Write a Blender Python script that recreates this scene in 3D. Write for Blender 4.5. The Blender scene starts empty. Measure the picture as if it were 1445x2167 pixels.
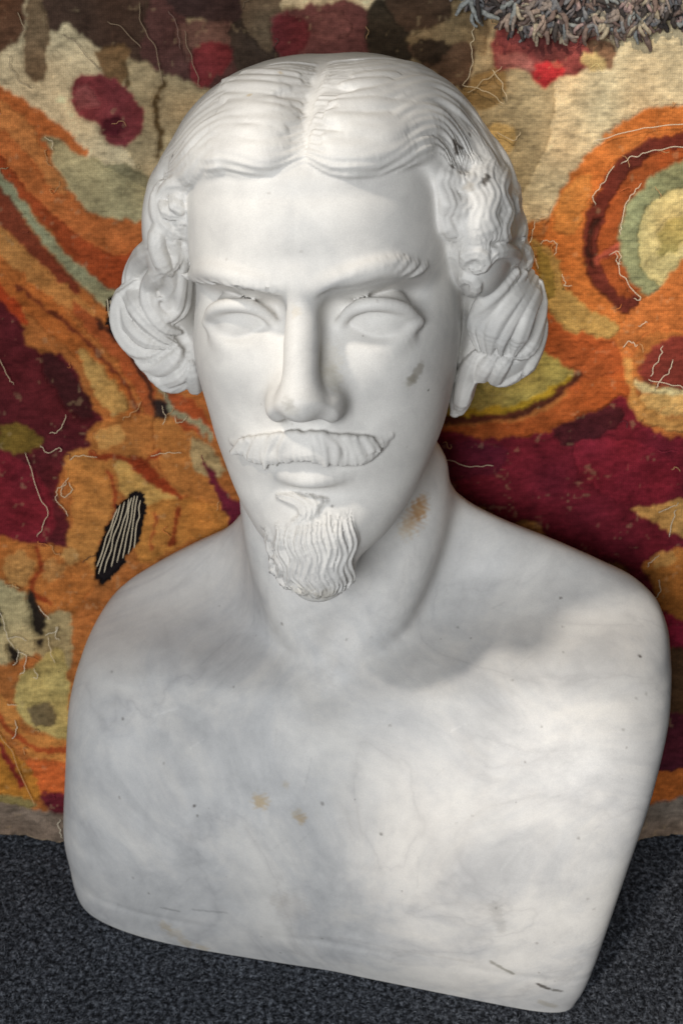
import bpy, bmesh, math, random
import numpy as np
from mathutils import Vector, Matrix
random.seed(7); RNG = np.random.default_rng(7)
scene = bpy.context.scene; COL = scene.collection

# ---------------------------------------------------------------- camera (metres; floor is z = 0)
cam_d = bpy.data.cameras.new('camera'); cam = bpy.data.objects.new('camera', cam_d); COL.objects.link(cam)
cam_d.sensor_fit = 'VERTICAL'; cam_d.sensor_height = 36.0; cam_d.lens = 36.0*2682.0/2167.0
cam_d.clip_start = .05; cam_d.clip_end = 50
LEAN = math.radians(10.0)
_cy, _cz = -.05 - .72*math.cos(math.radians(24)), .30 + .72*math.sin(math.radians(24))
cam.location = (0, _cy*math.cos(LEAN) + _cz*math.sin(LEAN), -_cy*math.sin(LEAN) + _cz*math.cos(LEAN))
cam.rotation_euler = (math.radians(90 - 34), 0, 0)
scene.camera = cam
cam_d.dof.use_dof = True; cam_d.dof.focus_distance = .645; cam_d.dof.aperture_fstop = 16
# ---------------------------------------------------------------- light
world = bpy.data.worlds.new('World'); scene.world = world; world.use_nodes = True
bg = world.node_tree.nodes['Background']; bg.inputs[0].default_value = (1.0, .95, .88, 1); bg.inputs[1].default_value = .06
def aim(o, loc, at):
    o.location = loc; o.rotation_euler = (Vector(at) - Vector(loc)).to_track_quat('-Z', 'Y').to_euler()
def area(name, loc, at, sx, sy, power, col):
    l = bpy.data.lights.new(name, 'AREA'); l.shape = 'RECTANGLE'; l.size = sx; l.size_y = sy; l.energy = power; l.color = col
    o = bpy.data.objects.new(name, l); COL.objects.link(o); aim(o, loc, at); return o
area('cool_front_fill', (-.44, -1.55, 1.02), (0, .05, .36),   .7, .7, 23.5, (.955, .98, 1.0))  # broad cool fill set at the front left, no actual window
def spot(name, loc, at, deg, blend, power, col, size):
    l = bpy.data.lights.new(name, 'SPOT'); l.energy = power; l.color = col; l.spot_size = math.radians(deg); l.spot_blend = blend; l.shadow_soft_size = size
    o = bpy.data.objects.new(name, l); COL.objects.link(o); aim(o, loc, at)
spot('warm_spot', (-.95, -.22, 1.66), (.262, -.03, .20), 11.8, .20, 62, (1.0, .92, .81), .06)
spot('added_chest_spot', (-.62, -1.25, 1.05), (.145, -.09, .095), 8.6, .14, 40, (1.0, .89, .76), .03)  # extra spot added to make the warm patch on the chest
spot('added_cloth_spot', (.35, -1.1, 2.3), (.20, .20, .43), 7.4, .35, 130, (1.0, .86, .68), .03)  # extra spot added to brighten the cloth at upper right
scene.view_settings.view_transform = 'Standard'; scene.view_settings.look = 'None'; scene.view_settings.exposure = 0; scene.view_settings.gamma = 1
GRID, SUB = 2.0, True
# ---------------------------------------------------------------- carving helpers (all in millimetres)
f32 = np.float32
def smin(a, b, k):
    h = np.maximum(k - np.abs(a - b), 0) / k
    return np.minimum(a, b) - h*h*k*0.25
def smax(a, b, k): return -smin(-a, -b, k)
def sstep(x, a, b):
    t = np.clip((x - a)/(b - a), 0, 1); return t*t*(3 - 2*t)
def table(rows):
    """rows of (z, v1, v2 ...) -> Catmull-Rom curves sampled every millimetre"""
    rows = np.array(rows, float); z = rows[:, 0]; zz = np.arange(z[0], z[-1] + .5, 1.0)
    out = [zz]
    for c in range(1, rows.shape[1]):
        v = rows[:, c]; m = np.gradient(v, z)
        i = np.clip(np.searchsorted(z, zz, side='right') - 1, 0, len(z) - 2)
        h = z[i+1] - z[i]; t = (zz - z[i])/h
        out.append((2*t**3-3*t**2+1)*v[i] + (t**3-2*t**2+t)*h*m[i] + (-2*t**3+3*t**2)*v[i+1] + (t**3-t**2)*h*m[i+1])
    return np.array(out)
def look(T, c, z): return np.interp(z, T[0], T[c]).astype(f32)
def loft(x, y, z, T, addn=0):
    """stack of super-ellipses; T columns: z, half width, front y, back y, centre y, exponent"""
    w = np.maximum(look(T, 1, z), 2); fr = look(T, 2, z); bk = look(T, 3, z); yc = look(T, 4, z); n = look(T, 5, z) + addn
    d = np.maximum(np.where(y < yc, yc - fr, bk - yc), 2)
    r = ((np.abs(x)/w)**n + (np.abs(y - yc)/d)**n + 1e-9)**(1/n)
    zo = np.maximum(np.maximum(z - T[0][-1], T[0][0] - z), 0)
    return (r - 1)*np.minimum(w, d) + zo
def ell(x, y, z, c, r):
    a, b, e = (x-c[0])/r[0], (y-c[1])/r[1], (z-c[2])/r[2]
    q = np.sqrt(a*a + b*b + e*e); return (q - 1)*min(r)
def gau(x, z, cx, cz, sx, sz, rot=0):
    c, s = math.cos(rot), math.sin(rot); u = (x-cx)*c + (z-cz)*s; v = -(x-cx)*s + (z-cz)*c
    return np.exp(-0.5*((u/sx)**2 + (v/sz)**2))
def resample(P, step):
    P = np.asarray(P, float); n = len(P)
    if n == 2: Q = [P[0] + (P[1]-P[0])*t for t in np.linspace(0, 1, 9)]
    else:
        Q = []
        for i in range(n-1):
            p0, p1, p2, p3 = P[max(i-1, 0)], P[i], P[i+1], P[min(i+2, n-1)]
            for t in np.linspace(0, 1, 10, endpoint=False):
                Q.append(.5*((2*p1)+(-p0+p2)*t+(2*p0-5*p1+4*p2-p3)*t*t+(-p0+3*p1-3*p2+p3)*t**3))
        Q.append(P[-1])
    Q = np.array(Q); L = np.r_[0, np.cumsum(np.linalg.norm(np.diff(Q, axis=0), axis=1))]
    m = max(3, int(L[-1]/step) + 1); s = np.linspace(0, L[-1], m)
    return np.stack([np.interp(s, L, Q[:, k]) for k in range(3)], 1), s/L[-1]
def tube(P, pts, r0, prof='lock', step=5.0, nrm=None, flat=1.0, groove=0.0, ng=3, pad=9.0):
    """distance to a tapered round band swept along pts, with carved grooves running along it; returns (index, distance)"""
    Q, s = resample(pts, step)
    r = {'lock': np.clip(np.minimum(.55 + 2.2*s, .30 + 2.6*(1-s)), 0, 1), 'tip': np.clip(.25 + 2.4*(1-s), 0, 1),
         'even': np.ones_like(s), 'spin': np.clip(np.sin(np.pi*np.clip(s*.9+.05, 0, 1))**.6, .15, 1)}[prof]*r0
    Q = Q.astype(f32); lo = Q.min(0) - r0 - pad; hi = Q.max(0) + r0 + pad
    idx = np.nonzero((P[:, 0] > lo[0]) & (P[:, 0] < hi[0]) & (P[:, 1] > lo[1]) & (P[:, 1] < hi[1]) & (P[:, 2] > lo[2]) & (P[:, 2] < hi[2]))[0]
    if len(idx) == 0: return idx, None
    if nrm is not None:
        sn = np.linspace(0, 1, len(nrm)); Nk = np.stack([np.interp(s, sn, nrm[:, c]) for c in range(3)], 1)
        Tn = np.gradient(Q, axis=0); BI = np.cross(Tn, Nk); BI /= np.linalg.norm(BI, axis=1, keepdims=True) + 1e-9; BI = BI.astype(f32)
    best = np.full(len(idx), 1e3, f32); acr = np.zeros(len(idx), f32); A = P[idx]
    for k0 in range(0, len(Q)-1, 4):
        k1 = min(k0 + 4, len(Q) - 1); lo = Q[k0:k1+1].min(0) - r0 - pad; hi = Q[k0:k1+1].max(0) + r0 + pad
        sub = np.nonzero(((A > lo) & (A < hi)).all(1))[0]
        if len(sub) == 0: continue
        p = A[sub]; bs = best[sub]; ac = acr[sub]
        for k in range(k0, k1):
            a, b = Q[k].astype(f32), Q[k+1].astype(f32); ab = b - a; L2 = ab@ab + 1e-9
            t = np.clip(((p - a)@ab)/L2, 0, 1); dv = p - a - t[:, None]*ab; rr = r[k] + (r[k+1]-r[k])*t
            d2 = (dv*dv).sum(1)
            if nrm is not None:
                bi = BI[k] + (BI[k+1] - BI[k])*t[:, None]; u = (dv*bi).sum(1)
                d = np.sqrt(u*u + np.maximum(d2 - u*u, 0)/(flat*flat)) - rr
            else: d = np.sqrt(d2) - rr
            m = d < bs; bs[m] = d[m]
            if nrm is not None: ac[m] = (u/np.maximum(rr, .5))[m]
        best[sub] = bs; acr[sub] = ac
    if groove and nrm is not None:
        best = best + groove*(.5 + .5*np.cos(acr*math.pi*ng))*(1 - sstep(np.abs(acr), .6, 1.1))
    return idx, best*min(1, flat) if flat < 1 else best

# ---------------------------------------------------------------- the bust: frames
HEAD_AT = np.array([-6., 15., 420.])
_y, _r = math.radians(8.0), math.radians(2.5)
_ex = np.array([math.cos(_y), -math.sin(_y), 0]); _ey = np.array([math.sin(_y), math.cos(_y), 0]); _ez = np.array([0, 0, 1.])
HEAD_AX = np.stack([_ex*math.cos(_r) + _ez*math.sin(_r), _ey, _ez*math.cos(_r) - _ex*math.sin(_r)])   # rows: local axes
_t = math.radians(11.0)
TORSO_AX = np.array([[math.cos(_t), -math.sin(_t), 0], [math.sin(_t), math.cos(_t), 0], [0, 0, 1.]])

SKULL = table([  # z, half width, front, back, centre y, exponent
    (-144, 16, -88, -50, -70, 2.0), (-138, 25, -98, -34, -66, 2.1), (-129, 37, -102, -14, -58, 2.2), (-118, 46, -103, 0, -50, 2.25), (-105, 54.5, -100, 20, -42, 2.3),
    (-90, 62, -98, 50, -34, 2.3), (-78, 66.5, -99, 65, -28, 2.3), (-65, 69.5, -99, 75, -24, 2.3), (-50, 72.5, -97, 82, -20, 2.3), (-25, 75, -97, 90, -15, 2.3),
    (0, 74, -98, 96, -10, 2.35), (18, 73, -101, 100, -8, 2.45), (40, 73, -101, 102, -5, 2.5), (60, 73, -96, 102, 0, 2.5), (80, 64, -84, 98, 5, 2.4),
    (90, 48, -56, 82, 10, 2.1), (98, 30, -34, 60, 12, 2.0), (103, 12, -10, 34, 12, 2.0)])
HAIR = table([
    (-80, 40, 10, 70, 30, 2.0), (-70, 62, 5, 92, 32, 2.1), (-50, 80, -2, 106, 30, 2.2), (-20, 88, -15, 114, 24, 2.2), (10, 93, -50, 118, 20, 2.2), (30, 95, -80, 119, 18, 2.1), (45, 95, -97, 119, 16, 2.05),
    (62, 92, -99, 117, 14, 2.0), (80, 85, -92, 112, 13, 2.0), (95, 74.5, -80, 102, 13, 2.0), (107, 59, -62, 86, 13, 2.0), (115, 42, -42, 64, 13, 2.0), (119, 27, -22, 46, 13, 2.0), (121, 10, -2, 28, 13, 2.0)])
TORSO = table([
    (-40, 170, -72, 16, -15, 5.0), (-15, 174, -78, 22, -15, 5.0), (0, 177, -84, 26, -15, 5.0), (14, 179, -89, 32, -15, 4.8), (30, 181, -93, 38, -14, 4.6), (60, 184, -97, 46, -12, 4.3), (100, 188, -96, 54, -8, 3.9), (140, 192, -89, 62, -2, 3.5),
    (165, 194, -80, 66, 4, 3.2), (182, 193, -70, 68, 8, 2.9), (192, 191, -60, 70, 12, 2.7), (199, 188, -46, 70, 18, 2.5), (205, 184, -28, 70, 26, 2.4), (211, 178, -12, 69, 30, 2.3), (218, 168, 0, 68, 34, 2.3), (226, 152, 8, 67, 36, 2.2),
    (240, 122, 14, 65, 38, 2.1), (255, 88, 18, 63, 38, 2.0), (270, 60, 20, 61, 38, 2.0), (280, 42, 22, 57, 38, 2.0)])

def head_local(P): return ((P - HEAD_AT)@HEAD_AX.T).astype(f32)
def torso_local(P): return ((P)@TORSO_AX.T).astype(f32)

_l, _a = math.radians(10), math.radians(23)                       # lean of the bust, slope of the hanging cloth
TAP_N = np.array([0, math.cos(_a)*math.cos(_l) + math.sin(_a)*math.sin(_l), math.cos(_a)*math.sin(_l) - math.sin(_a)*math.cos(_l)])
def tap_side(P): return (P@TAP_N - 30*math.cos(_a) + 9).astype(f32)
def torso_sdf(P):
    q = torso_local(P); x, y, z = q[:, 0] - 8, q[:, 1], q[:, 2]
    zz = z - .085*x*sstep(z, 40, 180)
    x = x*np.where(x > 0, np.interp(z, [-20, 41, 100, 150, 195], [1.105, 1.078, 1.045, 1.015, .985]).astype(f32), .95 + .12*sstep(z, 0, 170))
    y = y + .045*np.maximum(x, 0)*(1 - sstep(z, 0, 90)); zz = z - .085*x*sstep(z, 40, 180)
    f = loft(x, y, zz, TORSO, 6.0*sstep(x, 30, 150)*(1 - sstep(z, 130, 205)) - .8*sstep(-x, 60, 150)*(1 - sstep(z, 20, 60)))
    fm = sstep(-y, 0, 45)
    d = 0
    d += 4.5*gau(x, zz, -78, 105, 52, 34) + 4.5*gau(x, zz, 82, 105, 52, 34)            # pectorals
    d -= 1.8*gau(x, zz, 0, 95, 14, 50)                                               # sternum groove
    d -= 10.0*gau(x, zz, -4, 190, 11, 9)                                             # notch between the collarbones
    d += 3.2*gau(x, zz, -66, 197, 46, 9, -.16) + 4.0*gau(x, zz, 66, 197, 46, 9, .16)    # collarbones
    d -= 9.0*gau(x, zz, -58, 214, 26, 10, -.1) + 9*gau(x, zz, 62, 214, 30, 10, .1)    # hollows above them
    d -= 5.0*gau(x, zz, -112, 168, 22, 20, .3) + 6*gau(x, zz, 108, 168, 24, 22, -.3)# hollows below, by the shoulders
    d += 4.0*gau(x, zz, -160, 165, 22, 28) + 6*gau(x, zz, 155, 172, 20, 30)         # shoulder heads
    d -= .7*gau(x, zz, 0, 22, 150, 2.4)*(.5 + .5*np.sin(x*.05 + 1))                                            # tool line above the plinth edge
    d -= 2.5*gau(x, zz, 20, 40, 14, 10)
    f = f - d*fm
    f = smax(f, (.1763*P[:, 1] - P[:, 2]).astype(f32)*.985, 2.5)    # flat foot the bust stands on
    f = smax(f, tap_side(P), 8)                                     # back dressed flat where it leans on the cloth
    # neck
    qh = head_local(P); t = np.clip((P[:, 2] - 170)/170, 0, 1).astype(f32)
    cx = -2 + 2*t; cy = 16 + 4*t
    rx = 62 - 8*t + 10*np.maximum(.35-t, 0); ry = 62 - 4*t
    r = np.sqrt(((P[:, 0]-cx)/rx)**2 + ((P[:, 1]-cy)/ry)**2)
    neck = np.maximum((r - 1)*56, np.maximum(150 - P[:, 2], P[:, 2] - 380)).astype(f32)
    f = smin(f, neck, 30)
    for pts, rr in (((( -50, 20, 300), (-44, -12, 262), (-28, -34, 225), (-12, -46, 196)), 11), (((52, 20, 300), (46, -12, 262), (26, -34, 225), (2, -48, 198)), 11)):
        i, dd = tube(P, pts, rr, 'tip', 8.0, pad=22.)
        if len(i): f[i] = smin(f[i], dd + 1.5, 22)
    return f

def skull_sdf(q):
    x, y, z = q[:, 0], q[:, 1], q[:, 2]
    f = loft(x, y, z, SKULL)
    f = smax(f, z - 102, 8)
    ax = np.sqrt(x*x + 16); fm = sstep(-y, 15, 50)
    d = 0
    d += 5.2*gau(ax, z, 27, 20, 21, 6.5, .10)                         # brow ridge
    d -= 12*gau(ax, z, 33, 2, 20, 10.5) + 6*gau(ax, z, 16, 2, 6, 9)   # eye sockets
    d -= 3.0*gau(ax, z, 50, 6, 8, 7)
    d += 3.2*gau(ax, z, 50, -30, 16, 13, -.4)                       # cheek bones
    d -= 2.5*gau(ax, z, 46, -72, 15, 20)                            # hollow cheeks
    d -= 1.8*gau(ax, z, 27, -62, 6, 14, -.5)                        # fold beside the nose
    d += 4.0*gau(x, z, 0, -74, 24, 11)                              # mouth mound
    d -= 3.5*gau(x, z, 0, -95, 17, 5)                               # under the lip
    d += 3.0*gau(x, z, 0, -117, 16, 10)
    d += 1.2*gau(ax, z, 26, 55, 20, 14)                             # forehead
    d -= 1.0*gau(x, z, 0, 30, 7, 8)
    return f - d*fm

def face_sdf(P, q):
    x, y, z = q[:, 0], q[:, 1], q[:, 2]; ax = np.abs(x); qa = np.stack([ax, y, z], 1)
    f = skull_sdf(q)
    # nose
    i, d = tube(q, [(0, -91, 20), (0, -96.5, 6), (0, -104.5, -10), (0, -113.5, -26), (0, -119, -37)], 9.0, 'even', 4.0)
    if len(i): f[i] = smin(f[i], d + 1.5*sstep(z[i], -10, 14), 11)
    m = np.nonzero((ax < 45) & (y < -60) & (z > -75) & (z < 20))[0]
    if len(m):
        xm, ym, zm, am = x[m], y[m], z[m], ax[m]
        g = ell(xm, ym, zm, (0, -117, -39), (10, 10.5, 8.4))
        g = smin(g, ell(am, ym, zm, (13.2, -103.5, -43), (7.4, 13, 8)), 11)
        g = smin(g, ell(am, ym, zm, (10, -94, -36), (7, 11, 11)), 10)
        g = smax(g, -y[m]*.80 - z[m]*.6 - 119.5, 3)
        f[m] = smin(f[m], g, 8)
        f[m] = smax(f[m], -ell(am, ym, zm, (7.5, -106, -51), (4.2, 8, 4.5)), 3)
    # eyes: ball, lids
    m = np.nonzero((ax < 66) & (y < -35) & (z > -35) & (z < 30))[0]
    if len(m):
        f[m] = smin(f[m], ell(ax[m], y[m], z[m], (34.5, -71, -4.5), (18.5, 15.5, 17)), 1.6)
        for pts, r, pr in (([(14.5, -83, -10), (21, -87.2, .8), (30, -89.6, 5.6), (41, -88.1, 6.0), (50.5, -82.2, 2.0), (57, -72, -7)], 3.5, 'spin'),
                           ([(14, -84, -11), (22, -85.3, -15), (32, -87, -18), (42, -85, -17), (50.5, -79.5, -13), (56, -73, -7.5)], 2.3, 'spin')):
            i, d = tube(qa[m], pts, r, pr, 3.0)
            if len(i): j = m[i]; f[j] = smin(f[j], d, 6.5)
        i, d = tube(qa[m], [(18, -83, -16), (28, -85, -23), (40, -83, -23), (51, -76, -16)], 4.0, 'spin', 4.0)   # pouch under the eye
        if len(i): j = m[i]; f[j] = smin(f[j], d + 2.6, 9)
    # lips
    i, d = tube(q, [(-17, -94.5, -84), (-9, -99.5, -85.5), (0, -101.5, -86), (9, -99.5, -85.5), (17, -94.5, -84)], 3.9, 'spin', 4.0)
    if len(i): f[i] = smin(f[i], d, 7)
    i, d = tube(q, [(-17, -104, -78.5), (-9, -107, -78.5), (0, -109, -79), (9, -107, -78.5), (17, -104, -78.5)], 2.4, 'even', 3.0)
    if len(i): f[i] = smax(f[i], -d, 4)
    return f

def hair_base(q):
    x, y, z = q[:, 0], q[:, 1], q[:, 2]; ax = np.sqrt(x*x + 9)
    f = loft(x, y, z, HAIR)
    f = f + 12*np.exp(-(x/9.5)**2)*sstep(z, 55, 85)*(1 - .62*sstep(-y, 55, 95))                    # the parting
    f = f - 2.5*gau(ax, z, 34, 85, 20, 20)*sstep(-y, -10, 40)
    f = smax(f, z - 120, 10)
    # window cut for the face
    zt = 75 - .0016*np.maximum(ax-20, 0)**2 - 4*np.exp(-((ax-28)/14)**2)
    win = smax(ax - 66 - .05*np.maximum(20 - z, 0), z - zt, 22)
    win = np.maximum(win, y + 12 - .25*np.clip(z, -60, 60))
    f = smax(f, -win, 8)
    # crimped waves over the temples
    tm = sstep(ax, 66, 76)*sstep(z, 8, 20)*(1 - sstep(z, 62, 76))*sstep(-y, -22, 0)
    f = f - tm*1.7*np.sin(z*.44 + 1.4*np.sin(y*.13) + .9*np.sin(ax*.25))
    # masses of curls over the ears
    for c, r in CURL_MASSES:
        m = np.nonzero((np.abs(x-c[0]) < r[0]+25) & (np.abs(z-c[2]) < r[2]+25))[0]
        if len(m): f[m] = smin(f[m], ell(x[m], y[m], z[m], c, r), 10)
    return f
CURL_MASSES = [((-85, -22, 32), (14, 36, 36)), ((86, -16, 32), (20, 42, 40)), ((-95, -6, 2), (16.5, 23.5, 31.5)), ((-101, -8, -20), (17.5, 23.5, 21.5)), ((-86, -6, -44), (17.5, 23.5, 15.5)), ((-80, 6, -60), (11.5, 21.5, 9.5)), ((96, 8, 8), (16.5, 25.5, 31.5)), ((98, 4, -24), (18.5, 24.5, 18.5)), ((92, 12, -46), (20.5, 24.5, 18.5)), ((76, 10, -68), (6.5, 15.5, 13.5)), ((104, 14, -44), (13, 18, 20))]
def beard_base(q):
    x, y, z = q[:, 0], q[:, 1], q[:, 2]
    T = np.clip((-108 - z)/46, 0, 1)
    w = 27.5 - 10*T**1.2; d = 22 - 4*T; yc = -87 - 3*T
    r = np.sqrt((x/w)**2 + ((y-yc)/d)**2)
    f = (r-1)*np.minimum(w, d)
    f = smax(f, z + 109 - .006*x*x, 14); f = smax(f, -158 + .012*x*x - z, 8)
    return f
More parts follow.
